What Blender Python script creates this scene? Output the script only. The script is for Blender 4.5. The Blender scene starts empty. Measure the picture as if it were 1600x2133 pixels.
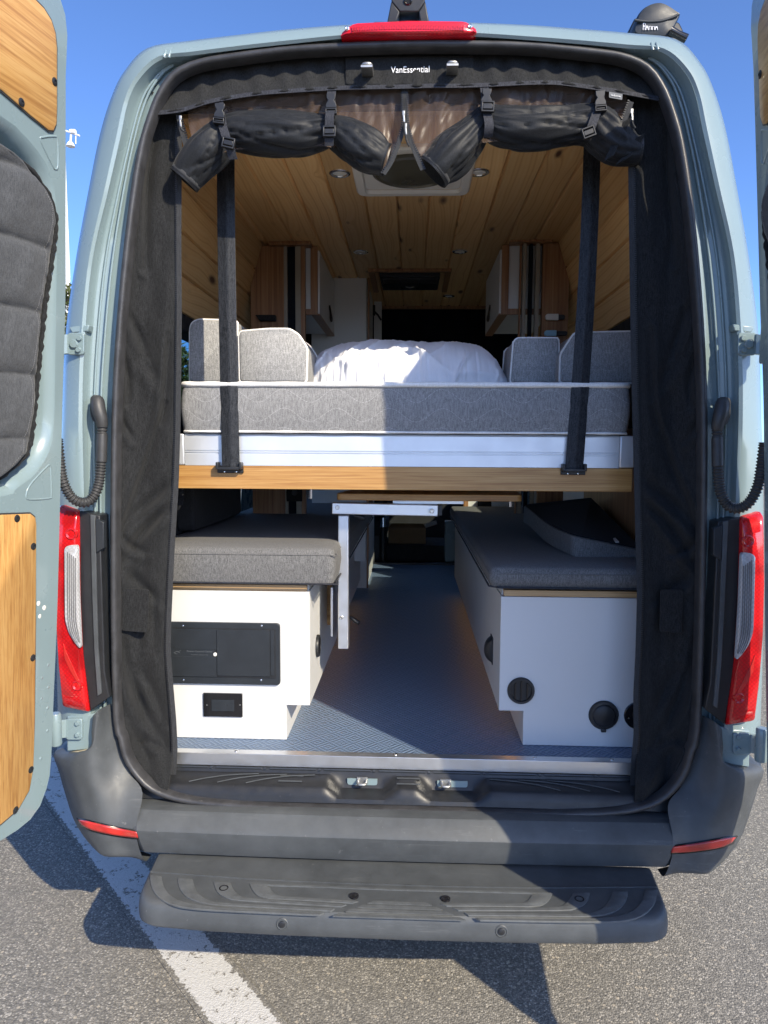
import bpy, bmesh, math, random
import numpy as np
from mathutils import Vector, Matrix, noise

random.seed(7)
SC = bpy.context.scene
COL = SC.collection

# ------------------------------------------------------------------ camera
YAW, PITCH, ROLL = math.radians(2.25), math.radians(-5.08), math.radians(0.34)
CAM = Vector((0.022, -1.95, 1.58))
FPX = 1479.0
_f = Vector((-math.sin(YAW) * math.cos(PITCH), math.cos(YAW) * math.cos(PITCH), math.sin(PITCH)))
_r0 = _f.cross(Vector((0, 0, 1))).normalized()
_u0 = _r0.cross(_f)
_r = _r0 * math.cos(ROLL) + _u0 * math.sin(ROLL)
_u = _u0 * math.cos(ROLL) - _r0 * math.sin(ROLL)
cd = bpy.data.cameras.new('camera')
cam = bpy.data.objects.new('camera', cd)
COL.objects.link(cam)
cam.matrix_world = Matrix(((_r.x, _u.x, -_f.x, CAM.x), (_r.y, _u.y, -_f.y, CAM.y), (_r.z, _u.z, -_f.z, CAM.z), (0, 0, 0, 1)))
cd.sensor_fit = 'VERTICAL'
cd.sensor_height = 36.0
cd.lens = FPX / 2133.0 * 36.0
cd.clip_start, cd.clip_end = 0.05, 6000
SC.camera = cam
SC.render.resolution_x, SC.render.resolution_y = 768, 1024

# ------------------------------------------------------------------ world, sun, exposure
SUN_EL, SUN_AZ = math.radians(34.5), math.radians(140.0)      # azimuth clockwise from +Y
w = bpy.data.worlds.new('World'); SC.world = w; w.use_nodes = True
nt = w.node_tree; nt.nodes.clear()
sky = nt.nodes.new('ShaderNodeTexSky'); sky.sky_type = 'NISHITA'; sky.sun_disc = False
sky.sun_elevation = SUN_EL; sky.sun_rotation = SUN_AZ
sky.altitude = 50; sky.air_density = 0.46; sky.dust_density = 0.7; sky.ozone_density = 7.5
bg = nt.nodes.new('ShaderNodeBackground'); bg.inputs['Strength'].default_value = 0.15
wo = nt.nodes.new('ShaderNodeOutputWorld')
nt.links.new(sky.outputs[0], bg.inputs[0]); nt.links.new(bg.outputs[0], wo.inputs[0])
sd = bpy.data.lights.new('sun', 'SUN'); sd.energy = 2.6; sd.angle = math.radians(0.5); sd.color = (1.0, 0.88, 0.68)
sun = bpy.data.objects.new('sun', sd); COL.objects.link(sun)
SDIR = Vector((math.sin(SUN_AZ) * math.cos(SUN_EL), math.cos(SUN_AZ) * math.cos(SUN_EL), math.sin(SUN_EL)))
sun.rotation_euler = (-SDIR).to_track_quat('-Z', 'Y').to_euler()
sun.location = (6, -6, 8)
vs = SC.view_settings
vs.view_transform = 'Standard'; vs.look = 'None'; vs.exposure = 1.40; vs.gamma = 1.0; vs.use_curve_mapping = False
SC.cycles.max_bounces = 14; SC.cycles.diffuse_bounces = 10; SC.cycles.transparent_max_bounces = 16

def P(px, py, Y=None, X=None, Z=None):
    """the place on the plane Y / X / Z = const that the photograph shows at pixel (px, py)"""
    d = _f + _r * ((px - 800.0) / FPX) - _u * ((py - 1066.5) / FPX)
    if Y is not None: t = (Y - CAM.y) / d.y
    elif Z is not None: t = (Z - CAM.z) / d.z
    else: t = (X - CAM.x) / d.x
    return CAM + d * t

# ------------------------------------------------------------------ materials
def new_mat(name):
    m = bpy.data.materials.new(name); m.use_nodes = True
    return m, m.node_tree, m.node_tree.nodes['Principled BSDF']

def sv(n, **k):
    for a, b in k.items():
        a = a.replace('_', ' ')
        n.inputs[a].default_value = b
    return n

class N:
    """small node-graph helper"""
    def __init__(self, nt): self.nt = nt
    def node(self, t, **props):
        n = self.nt.nodes.new(t)
        for k, v in props.items(): setattr(n, k, v)
        return n
    def link(self, a, b): self.nt.links.new(a, b)
    def coords(self, kind='Object', scale=(1, 1, 1), rot=(0, 0, 0), rnd=False):
        tc = self.node('ShaderNodeTexCoord'); mp = self.node('ShaderNodeMapping')
        mp.inputs['Scale'].default_value = scale; mp.inputs['Rotation'].default_value = rot
        self.link(tc.outputs[kind], mp.inputs[0])
        if rnd:
            oi = self.node('ShaderNodeObjectInfo')
            vm = self.node('ShaderNodeVectorMath', operation='SCALE'); vm.inputs[3].default_value = 37.0
            cb = self.node('ShaderNodeCombineXYZ')
            self.link(oi.outputs['Random'], cb.inputs[0]); self.link(oi.outputs['Random'], cb.inputs[1]); self.link(oi.outputs['Random'], cb.inputs[2])
            self.link(cb.outputs[0], vm.inputs[0])
            ad = self.node('ShaderNodeVectorMath', operation='ADD')
            self.link(tc.outputs[kind], ad.inputs[0]); self.link(vm.outputs[0], ad.inputs[1])
            self.link(ad.outputs[0], mp.inputs[0])
        return mp.outputs[0]
    def noise(self, vec, scale, detail=3, rough=0.55, dist=0.0):
        n = self.node('ShaderNodeTexNoise'); sv(n, Scale=scale, Detail=detail, Roughness=rough, Distortion=dist)
        self.link(vec, n.inputs['Vector']); return n.outputs['Fac']
    def ramp(self, fac, stops, interp='LINEAR'):
        r = self.node('ShaderNodeValToRGB'); cr = r.color_ramp; cr.interpolation = interp
        while len(cr.elements) < len(stops): cr.elements.new(0.5)
        for e, (p, c) in zip(cr.elements, stops):
            e.position = p; e.color = (*c, 1) if len(c) == 3 else c
        self.link(fac, r.inputs[0]); return r.outputs[0]
    def math(self, op, a, b=None, c=None, clamp=False):
        n = self.node('ShaderNodeMath', operation=op, use_clamp=clamp)
        for i, v in enumerate((a, b, c)):
            if v is None: continue
            if isinstance(v, (int, float)): n.inputs[i].default_value = v
            else: self.link(v, n.inputs[i])
        return n.outputs[0]
    def mix(self, fac, a, b):
        n = self.node('ShaderNodeMix', data_type='RGBA')
        for i, v in ((0, fac), (6, a), (7, b)):
            if isinstance(v, (int, float)): n.inputs[i].default_value = v
            elif isinstance(v, tuple): n.inputs[i].default_value = (*v, 1)
            else: self.link(v, n.inputs[i])
        return n.outputs[2]
    def bump(self, h, strength=0.3, dist=0.002):
        b = self.node('ShaderNodeBump'); sv(b, Strength=strength, Distance=dist)
        self.link(h, b.inputs['Height']); return b.outputs[0]
    def sep(self, vec):
        s = self.node('ShaderNodeSeparateXYZ'); self.link(vec, s.inputs[0]); return s.outputs

def simple(name, col, rough=0.5, metal=0.0, var=0.12, vscale=9.0, bump=0.0, bscale=400.0, spec=0.5, coat=0.0, dirt=0.0, scuff=0.0):
    m, t, p = new_mat(name); n = N(t)
    v = n.coords()
    f = n.noise(v, vscale, 5, 0.6)
    lo = tuple(c * (1 - var) for c in col); hi = tuple(min(1, c * (1 + var)) for c in col)
    cc = n.ramp(f, [(0.3, lo), (0.7, hi)])
    if dirt:
        sp = n.noise(v, 55.0, 4, 0.7)
        msk = n.ramp(sp, [(0.66, (0, 0, 0)), (0.78, (1, 1, 1))])
        mm = n.math('MULTIPLY', msk, dirt)
        cc = n.mix(mm, cc, (0.32, 0.31, 0.29))
    if scuff:
        st = n.node('ShaderNodeMapping'); st.inputs['Scale'].default_value = (5, 70, 70); st.inputs['Rotation'].default_value = (0, 0, 0.12); n.link(v, st.inputs[0])
        q1 = n.ramp(n.noise(st.outputs[0], 1.0, 4, 0.7), [(0.58, (0, 0, 0)), (0.72, (1, 1, 1))]); q2 = n.ramp(n.noise(v, 5.0, 4, 0.6), [(0.48, (0, 0, 0)), (0.66, (1, 1, 1))])
        cc = n.mix(n.math('MULTIPLY', n.math('MULTIPLY', q1, q2), scuff), cc, (0.20, 0.205, 0.205))
        dd = n.ramp(n.noise(v, 2.6, 5, 0.65), [(0.45, (0, 0, 0)), (0.7, (0.4, 0.4, 0.4))])
        cc = n.mix(dd, cc, tuple(x * 1.5 + 0.02 for x in col))
    n.link(cc, p.inputs['Base Color'])
    r = n.ramp(n.noise(v, vscale * 2.3, 4), [(0.3, (rough * 0.85,) * 3), (0.75, (min(1, rough * 1.2),) * 3)])
    n.link(r, p.inputs['Roughness'])
    p.inputs['Metallic'].default_value = metal
    p.inputs['Specular IOR Level'].default_value = spec
    if coat: p.inputs['Coat Weight'].default_value = coat; p.inputs['Coat Roughness'].default_value = 0.06
    if bump: n.link(n.bump(n.noise(v, bscale, 3), bump, 0.001), p.inputs['Normal'])
    return m

M = {}
M['paint'] = simple('body_paint', (0.205, 0.275, 0.288), 0.28, 0, 0.03, 3, coat=0.6, spec=0.5)
M['bumper'] = simple('grey_bumper_plastic', (0.064, 0.070, 0.074), 0.5, 0, 0.18, 14, 0.25, 900, 0.45, dirt=0.35, scuff=0.5)
M['tread'] = simple('worn_step_tread', (0.092, 0.099, 0.102), 0.55, 0, 0.2, 40, 0.3, 700, 0.4, dirt=0.3, scuff=0.6)
M['blackpl'] = simple('black_plastic', (0.018, 0.019, 0.021), 0.42, 0, 0.2, 20, 0.12, 800, 0.45, dirt=0.10)
M['panelpl'] = simple('charcoal_panel_plastic', (0.022, 0.026, 0.031), 0.42, 0, 0.1, 20, 0.15, 1200, 0.4)
M['gloss'] = simple('gloss_black', (0.012, 0.012, 0.014), 0.16, 0, 0.1, 12)
M['rubber'] = simple('seal_rubber', (0.042, 0.042, 0.044), 0.42, 0, 0.3, 25, 0.3, 300, 0.5, dirt=0.25)
M['hose'] = simple('conduit_rubber', (0.04, 0.04, 0.04), 0.48, 0, 0.2, 30)
M['alu'] = simple('brushed_aluminium', (0.70, 0.71, 0.72), 0.36, 0.9, 0.06, 15, 0.1, 300)
M['alubeam'] = simple('anodised_beam', (0.72, 0.74, 0.76), 0.42, 0.55, 0.05, 6, 0.05, 300)
M['chrome'] = simple('polished_steel', (0.75, 0.75, 0.74), 0.2, 1.0, 0.08, 30)
M['steel'] = simple('dull_zinc', (0.45, 0.45, 0.43), 0.45, 0.9, 0.2, 40)
M['white'] = simple('white_laminate', (0.63, 0.63, 0.615), 0.42, 0, 0.015, 3)
M['vent'] = simple('white_vent_plastic', (0.72, 0.70, 0.64), 0.4, 0, 0.03, 6)
M['tan'] = simple('tan_speckle', (0.42, 0.36, 0.24), 0.7, 0, 0.3, 120)
M['navy'] = simple('blackout_cloth', (0.008, 0.011, 0.016), 0.9, 0, 0.3, 6, 0.2, 300, 0.2)
M['dark'] = simple('dark_interior', (0.012, 0.013, 0.016), 0.7, 0, 0.3, 9)
M['card'] = simple('cardboard', (0.33, 0.20, 0.10), 0.85, 0, 0.1, 20)
M['lampwhite'] = simple('weathered_white_metal', (0.75, 0.76, 0.76), 0.5, 0, 0.05, 2)
M['bark'] = simple('bark', (0.10, 0.075, 0.05), 0.9, 0, 0.3, 8, 0.6, 30)
M['tyre'] = simple('tyre', (0.02, 0.02, 0.021), 0.8, 0, 0.2, 30)

def mat_glass(name, col):
    m, t, p = new_mat(name); n = N(t)
    tr = n.node('ShaderNodeBsdfTransparent'); tr.inputs[0].default_value = (*col, 1)
    gl = n.node('ShaderNodeBsdfGlossy'); gl.inputs['Roughness'].default_value = 0.03
    lw = n.node('ShaderNodeLayerWeight'); lw.inputs[0].default_value = 0.18
    mx = n.node('ShaderNodeMixShader')
    n.link(n.math('MULTIPLY', n.math('POWER', lw.outputs['Facing'], 3.0), 0.35), mx.inputs[0]); n.link(tr.outputs[0], mx.inputs[1]); n.link(gl.outputs[0], mx.inputs[2])
    n.link(mx.outputs[0], t.nodes['Material Output'].inputs[0])
    return m
M['glass'] = mat_glass('tinted_glass', (0.40, 0.53, 0.58))
M['clearglass'] = mat_glass('clear_glass', (0.82, 0.86, 0.85))

def mat_lens(name, col, rough, bumpk, scale, dk=0.35):
    m, t, p = new_mat(name); n = N(t)
    v = n.coords()
    g = n.node('ShaderNodeTexChecker'); sv(g, Scale=scale); n.link(v, g.inputs['Vector'])
    f = n.noise(v, 38, 3)
    c = n.mix(n.math('MULTIPLY', g.outputs['Fac'], 0.35), tuple(col), tuple(x * 0.45 for x in col))
    c2 = n.mix(n.ramp(n.noise(v, 14, 2), [(0.45, (0, 0, 0)), (0.7, (0.7, 0.7, 0.7))]), c, tuple(x * dk for x in col))
    n.link(c2, p.inputs['Base Color'])
    p.inputs['Roughness'].default_value = rough
    p.inputs['Coat Weight'].default_value = 0.8; p.inputs['Coat Roughness'].default_value = 0.04
    n.link(n.bump(g.outputs['Fac'], bumpk, 0.002), p.inputs['Normal'])
    return m
M['red'] = mat_lens('red_lens', (0.62, 0.010, 0.012), 0.16, 0.6, 170)
M['redrefl'] = mat_lens('red_reflector', (0.70, 0.03, 0.02), 0.35, 0.6, 420)
M['redbar'] = mat_lens('red_bar_lens', (0.75, 0.008, 0.02), 0.15, 0.12, 180)
M['clear'] = mat_lens('clear_lens', (0.50, 0.50, 0.50), 0.12, 0.7, 150, 0.75)
M['lensrib'] = simple('lens_fluting', (0.16, 0.16, 0.16), 0.2)

def mat_pine():
    m, t, p = new_mat('knotty_pine'); n = N(t)
    v = n.coords('Object', (1, 1, 1), rnd=True)
    # knots: sparse cells in a space squeezed along the board
    mp = n.node('ShaderNodeMapping'); mp.inputs['Scale'].default_value = (9, 3.0, 3); n.link(v, mp.inputs[0])
    vo = n.node('ShaderNodeTexVoronoi'); sv(vo, Scale=1.0, Randomness=0.95); n.link(mp.outputs[0], vo.inputs['Vector'])
    d = vo.outputs['Distance']
    s = n.sep(v)
    wob = n.node('ShaderNodeMapping'); wob.inputs['Scale'].default_value = (7, 0.75, 7); n.link(v, wob.inputs[0])
    wn = n.noise(wob.outputs[0], 1.0, 2, 0.5)
    push = n.math('DIVIDE', 0.006, n.math('ADD', d, 0.10))
    g = n.math('ADD', n.math('ADD', s[0], n.math('MULTIPLY', wn, 0.11)), push)
    rings = n.math('SINE', n.math('MULTIPLY', g, 520.0))
    rings2 = n.math('SINE', n.math('MULTIPLY', g, 173.0))
    rr = n.math('ADD', n.math('MULTIPLY', rings, 0.20), n.math('MULTIPLY', rings2, 0.16))
    rr = n.math('ADD', rr, 0.5)
    c = n.ramp(rr, [(0.0, (0.90, 0.62, 0.29)), (0.6, (0.86, 0.54, 0.225)), (1.0, (0.62, 0.32, 0.11))])
    big = n.noise(v, 2.2, 3)
    c = n.mix(n.ramp(big, [(0.35, (0, 0, 0)), (0.75, (0.45, 0.45, 0.45))]), c, (0.60, 0.35, 0.15))
    # not every cell keeps its knot
    pick = n.sep(vo.outputs['Color'])[0]
    keep = n.math('GREATER_THAN', pick, 0.2)
    size = n.math('ADD', 0.07, n.math('MULTIPLY', pick, 0.11))
    core = n.math('MULTIPLY', n.math('SUBTRACT', 1.0, n.math('SMOOTH_MIN', n.math('DIVIDE', d, size), 1.0, 0.3), clamp=True), 1.7, clamp=True)
    core = n.math('MULTIPLY', core, keep)
    c = n.mix(core, c, (0.11, 0.035, 0.015))
    # each board its own tone
    oi = n.node('ShaderNodeObjectInfo')
    hs = n.node('ShaderNodeHueSaturation')
    n.link(n.math('ADD', 0.72, n.math('MULTIPLY', oi.outputs['Random'], 0.42)), hs.inputs['Value'])
    n.link(c, hs.inputs['Color'])
    n.link(hs.outputs[0], p.inputs['Base Color'])
    p.inputs['Roughness'].default_value = 0.5
    n.link(n.bump(rr, 0.1, 0.001), p.inputs['Normal'])
    return m
M['pine'] = mat_pine()

def mat_bamboo(name, scale, rot=(0, 0, 0), tint=1.0, base=((0.62, 0.365, 0.13), (0.54, 0.29, 0.09), (0.40, 0.19, 0.055))):
    m, t, p = new_mat(name); n = N(t)
    v = n.coords('Object', (1, 1, 1), rot)
    a = n.node('ShaderNodeMapping'); a.inputs['Scale'].default_value = scale; n.link(v, a.inputs[0])
    f1 = n.noise(a.outputs[0], 1.0, 4, 0.65)
    b = n.node('ShaderNodeMapping'); b.inputs['Scale'].default_value = tuple(x * 2.6 for x in scale); n.link(v, b.inputs[0])
    f2 = n.noise(b.outputs[0], 1.0, 3, 0.6, 0.6)
    f = n.math('ADD', n.math('MULTIPLY', f1, 0.6), n.math('MULTIPLY', f2, 0.4))
    c = n.ramp(f, [(0.40, tuple(x * tint for x in base[0])), (0.50, tuple(x * tint for x in base[1])), (0.61, tuple(x * tint for x in base[2]))])
    n.link(c, p.inputs['Base Color']); p.inputs['Roughness'].default_value = 0.42
    n.link(n.bump(f2, 0.08, 0.001), p.inputs['Normal'])
    return m
M['bamboo_z'] = mat_bamboo('bamboo_upright', (150, 150, 2.4), tint=0.98)
M['bamboo_y'] = mat_bamboo('bamboo_lengthwise', (70, 2.2, 90))
M['bamboo_x'] = mat_bamboo('bamboo_crosswise', (2.2, 90, 110), tint=0.80)
M['ply'] = mat_bamboo('ply_edge', (1.2, 60, 260), tint=0.95, base=((0.62, 0.42, 0.22), (0.50, 0.32, 0.15), (0.36, 0.21, 0.09)))
M['fir_z'] = mat_bamboo('straight_grain_fir', (70, 70, 1.2), base=((0.36, 0.19, 0.085), (0.29, 0.14, 0.058), (0.19, 0.085, 0.035)))
M['walnut'] = mat_bamboo('table_bamboo', (2.5, 60, 60), tint=0.75)

def mat_fabric(name, c1, c2, scale=420, rough=0.9, sheen=0.04, stitch=None, bump=0.25):
    m, t, p = new_mat(name); n = N(t)
    v = n.coords()
    f = n.noise(v, scale, 2, 0.6)
    st = n.node('ShaderNodeMapping'); st.inputs['Scale'].default_value = (1, 1, 0.18); n.link(v, st.inputs[0])
    g = n.noise(st.outputs[0], scale * 0.9, 2, 0.6)
    h = n.math('ADD', n.math('MULTIPLY', f, 0.5), n.math('MULTIPLY', g, 0.5))
    c = n.ramp(h, [(0.36, c1), (0.62, c2)])
    if stitch:
        s = n.sep(v); k, amp, per, wd, col = stitch
        ph = n.math('SINE', n.math('MULTIPLY', n.math('ADD', s[0], s[1]), k))
        q = n.math('ADD', s[2], n.math('MULTIPLY', ph, amp))
        fr = n.math('PINGPONG', q, per)
        line = n.math('LESS_THAN', fr, wd)
        dash = n.math('GREATER_THAN', n.math('FRACT', n.math('MULTIPLY', n.math('ADD', s[0], s[1]), 110.0)), 0.2)
        c = n.mix(n.math('MULTIPLY', n.math('MULTIPLY', line, dash), 0.26), c, col)
    n.link(c, p.inputs['Base Color']); p.inputs['Roughness'].default_value = rough
    p.inputs['Sheen Weight'].default_value = sheen
    p.inputs['Specular IOR Level'].default_value = 0.2
    n.link(n.bump(h, bump, 0.0015), p.inputs['Normal'])
    return m
M['mattress'] = mat_fabric('quilted_mattress_fabric', (0.15, 0.151, 0.153), (0.30, 0.30, 0.298), 330, stitch=(39.0, 0.020, 0.029, 0.0008, (0.72, 0.72, 0.72)))
M['bolster'] = mat_fabric('quilted_bolster_fabric', (0.20, 0.20, 0.20), (0.40, 0.40, 0.395), 330, stitch=(39.0, 0.020, 0.029, 0.0008, (0.72, 0.72, 0.72)))
M['bench'] = mat_fabric('grey_melange_upholstery', (0.08, 0.080, 0.081), (0.188, 0.187, 0.184), 380)
M['piping'] = mat_fabric('white_piping', (0.70, 0.69, 0.66), (0.82, 0.81, 0.78), 260, bump=0.4)
M['netting'] = mat_fabric('black_netting', (0.006, 0.007, 0.011), (0.014, 0.015, 0.02), 500)
M['cotton'] = mat_fabric('white_cotton', (0.80, 0.80, 0.83), (0.86, 0.86, 0.88), 700, bump=0.05)
M['webbing'] = mat_fabric('black_webbing', (0.012, 0.013, 0.018), (0.045, 0.048, 0.058), 420, 0.7)
M['belt'] = mat_fabric('grey_sheen_webbing', (0.006, 0.007, 0.009), (0.038, 0.041, 0.047), 300, 0.5, 0.05)
M['nylon'] = mat_fabric('black_nylon_cloth', (0.008, 0.0085, 0.009), (0.027, 0.028, 0.029), 430, 0.95, 0.06)
M['rollnylon'] = mat_fabric('black_fine_mesh', (0.007, 0.008, 0.010), (0.021, 0.023, 0.026), 520, 0.5, 0.06)
M['felt'] = mat_fabric('dark_grey_wall_cloth', (0.016, 0.016, 0.017), (0.034, 0.034, 0.035), 400)
M['quilt'] = mat_fabric('charcoal_quilted_nylon', (0.046, 0.049, 0.052), (0.098, 0.102, 0.107), 460, 0.6, 0.12)
M['zip'] = mat_fabric('zipper_tape', (0.022, 0.023, 0.025), (0.05, 0.052, 0.055), 700, 0.8)

def mat_screen():
    m, t, p = new_mat('insect_mesh_cloth'); n = N(t)
    v = n.coords()
    p.inputs['Base Color'].default_value = (0.13, 0.085, 0.06, 1); p.inputs['Roughness'].default_value = 0.35
    p.inputs['Sheen Weight'].default_value = 0.5
    f = n.noise(v, 30, 3)
    n.link(n.bump(f, 0.25, 0.004), p.inputs['Normal'])
    tr = n.node('ShaderNodeBsdfTransparent'); tr.inputs[0].default_value = (0.80, 0.72, 0.66, 1)
    mx = n.node('ShaderNodeMixShader'); mx.inputs[0].default_value = 0.42
    n.link(tr.outputs[0], mx.inputs[1]); n.link(p.outputs[0], mx.inputs[2])
    n.link(mx.outputs[0], t.nodes['Material Output'].inputs[0])
    return m
M['screen'] = mat_screen()

def mat_floor():
    m, t, p = new_mat('embossed_vinyl'); n = N(t)
    v = n.coords()
    ck = n.node('ShaderNodeTexChecker'); sv(ck, Scale=26.0); n.link(v, ck.inputs['Vector'])
    s = n.sep(v)
    a = n.math('SINE', n.math('MULTIPLY', n.math('ADD', s[0], s[1]), 330.0))
    b = n.math('SINE', n.math('MULTIPLY', n.math('SUBTRACT', s[0], s[1]), 330.0))
    mx = n.math('ADD', n.math('MULTIPLY', a, ck.outputs['Fac']), n.math('MULTIPLY', b, n.math('SUBTRACT', 1.0, ck.outputs['Fac'])))
    sp = n.noise(v, 600, 2)
    big = n.noise(v, 3, 4)
    c = n.ramp(sp, [(0.35, (0.07, 0.112, 0.18)), (0.68, (0.155, 0.215, 0.325))])
    c = n.mix(n.ramp(big, [(0.55, (0, 0, 0)), (0.8, (0.3, 0.3, 0.3))]), c, (0.17, 0.19, 0.23))
    c = n.mix(n.math('MULTIPLY', n.ramp(mx, [(0.4, (0, 0, 0)), (0.9, (1, 1, 1))]), 0.6), c, (0.24, 0.32, 0.45))
    n.link(c, p.inputs['Base Color']); p.inputs['Roughness'].default_value = 0.42
    n.link(n.bump(n.math('ADD', mx, n.math('MULTIPLY', sp, 0.7)), 0.6, 0.003), p.inputs['Normal'])
    return m
M['floor'] = mat_floor()

def mat_asphalt(name, paint=False):
    m, t, p = new_mat(name); n = N(t)
    v = n.coords()
    vo = n.node('ShaderNodeTexVoronoi'); sv(vo, Scale=185.0); n.link(v, vo.inputs['Vector'])
    vo2 = n.node('ShaderNodeTexVoronoi'); sv(vo2, Scale=70.0); n.link(v, vo2.inputs['Vector'])
    tone = n.sep(vo.outputs['Color'])[0]
    c = n.ramp(tone, [(0.0, (0.145, 0.137, 0.118)), (0.45, (0.225, 0.211, 0.179)), (0.8, (0.295, 0.273, 0.229)), (1.0, (0.50, 0.465, 0.395))])
    gap = n.ramp(vo.outputs['Distance'], [(0.35, (0, 0, 0)), (0.75, (1, 1, 1))])
    c = n.mix(n.math('MULTIPLY', gap, 0.5), c, (0.07, 0.068, 0.064))
    t2 = n.sep(vo2.outputs['Color'])[1]
    c = n.mix(n.math('MULTIPLY', n.math('GREATER_THAN', t2, 0.90), n.math('LESS_THAN', vo2.outputs['Distance'], 0.35)), c, (0.42, 0.37, 0.29))
    big = n.noise(v, 1.3, 5, 0.65)
    c = n.mix(n.ramp(big, [(0.4, (0, 0, 0)), (0.75, (0.4, 0.4, 0.4))]), c, (0.20, 0.19, 0.17))
    h = n.math('SUBTRACT', 1.0, vo.outputs['Distance'])
    if paint:
        w1 = n.noise(v, 16, 6, 0.72); w2 = n.noise(v, 55, 4, 0.7)
        chip = n.ramp(n.math('ADD', n.math('MULTIPLY', w1, 0.6), n.math('MULTIPLY', w2, 0.4)), [(0.548, (0, 0, 0)), (0.575, (1, 1, 1))])
        # ragged edges: the paint sheet runs along its own local Y, 0.115 m half width
        s = n.sep(v)
        e = n.math('ADD', n.math('ABSOLUTE', s[0]), n.math('MULTIPLY', n.math('SUBTRACT', w2, 0.5), 0.05))
        edge = n.math('GREATER_THAN', e, 0.072)
        wear = n.math('MAXIMUM', chip, edge)
        pc = n.ramp(n.noise(v, 90, 4, 0.7), [(0.3, (0.50, 0.49, 0.46)), (0.6, (0.58, 0.57, 0.54))])
        c = n.mix(wear, pc, c)
    n.link(c, p.inputs['Base Color']); p.inputs['Roughness'].default_value = 0.85
    p.inputs['Specular IOR Level'].default_value = 0.35
    n.link(n.bump(h, 0.55 if not paint else 0.35, 0.004), p.inputs['Normal'])
    return m
M['asphalt'] = mat_asphalt('asphalt')
M['linepaint'] = mat_asphalt('worn_line_paint', True)

def mat_leaf(name, c1, c2):
    m, t, p = new_mat(name); n = N(t)
    v = n.coords()
    n.link(n.ramp(n.noise(v, 1.4, 4), [(0.3, c1), (0.7, c2)]), p.inputs['Base Color'])
    p.inputs['Roughness'].default_value = 0.6
    return m
M['needles'] = mat_leaf('pine_needles', (0.06, 0.08, 0.02), (0.17, 0.17, 0.045))

def mat_emit(name, col, s):
    m, t, p = new_mat(name)
    p.inputs['Emission Color'].default_value = (*col, 1); p.inputs['Emission Strength'].default_value = s
    p.inputs['Base Color'].default_value = (*col, 1)
    return m
M['led'] = mat_emit('warm_led', (1.0, 0.48, 0.13), 1.1)
M['logo'] = simple('white_print', (0.80, 0.80, 0.80), 0.6, 0, 0.02)
M['greyprint'] = simple('grey_relief', (0.10, 0.11, 0.12), 0.4, 0, 0.02)
M['silver'] = simple('silver_badge', (0.6, 0.6, 0.6), 0.3, 0.8, 0.05)
M['dome'] = simple('smoked_dome', (0.10, 0.095, 0.07), 0.12, 0, 0.15, 5)
M['skyblue'] = simple('painted_sky_blue', (0.35, 0.62, 0.80), 0.3, 0, 0.03)  # flat blue stands in for sky light on the lower capsule

# ------------------------------------------------------------------ mesh helpers
def smoothpath(pts, n, closed=False):
    """Catmull-Rom resample of a polyline to n points, even in parameter"""
    pts = [Vector(p) for p in pts]; L = len(pts); out = []
    segs = L if closed else L - 1
    cum = [0.0]
    for i in range(segs): cum.append(cum[-1] + (pts[(i + 1) % L] - pts[i]).length)
    tot = cum[-1]
    for k in range(n):
        s = tot * k / (n if closed else n - 1)
        i = 0
        while i < segs - 1 and cum[i + 1] < s: i += 1
        u = (s - cum[i]) / max(1e-9, cum[i + 1] - cum[i])
        g = lambda j: pts[j % L] if closed else pts[max(0, min(L - 1, j))]
        p0, p1, p2, p3 = g(i - 1), g(i), g(i + 1), g(i + 2)
        out.append(0.5 * ((2 * p1) + (p2 - p0) * u + (2 * p0 - 5 * p1 + 4 * p2 - p3) * u * u + (3 * p1 - p0 - 3 * p2 + p3) * u * u * u))
    return out

def keypath(pts, per):
    """Catmull-Rom with a fixed number of steps per key, so that several curves with matching keys can be lofted"""
    pts = [Vector(p) for p in pts]; L = len(pts); out = []
    g = lambda j: pts[max(0, min(L - 1, j))]
    for i in range(L - 1):
        for q in range(per):
            u = q / per
            p0, p1, p2, p3 = g(i - 1), g(i), g(i + 1), g(i + 2)
            out.append(0.5 * ((2 * p1) + (p2 - p0) * u + (2 * p0 - 5 * p1 + 4 * p2 - p3) * u * u + (3 * p1 - p0 - 3 * p2 + p3) * u * u * u))
    out.append(pts[-1]); return out

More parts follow.
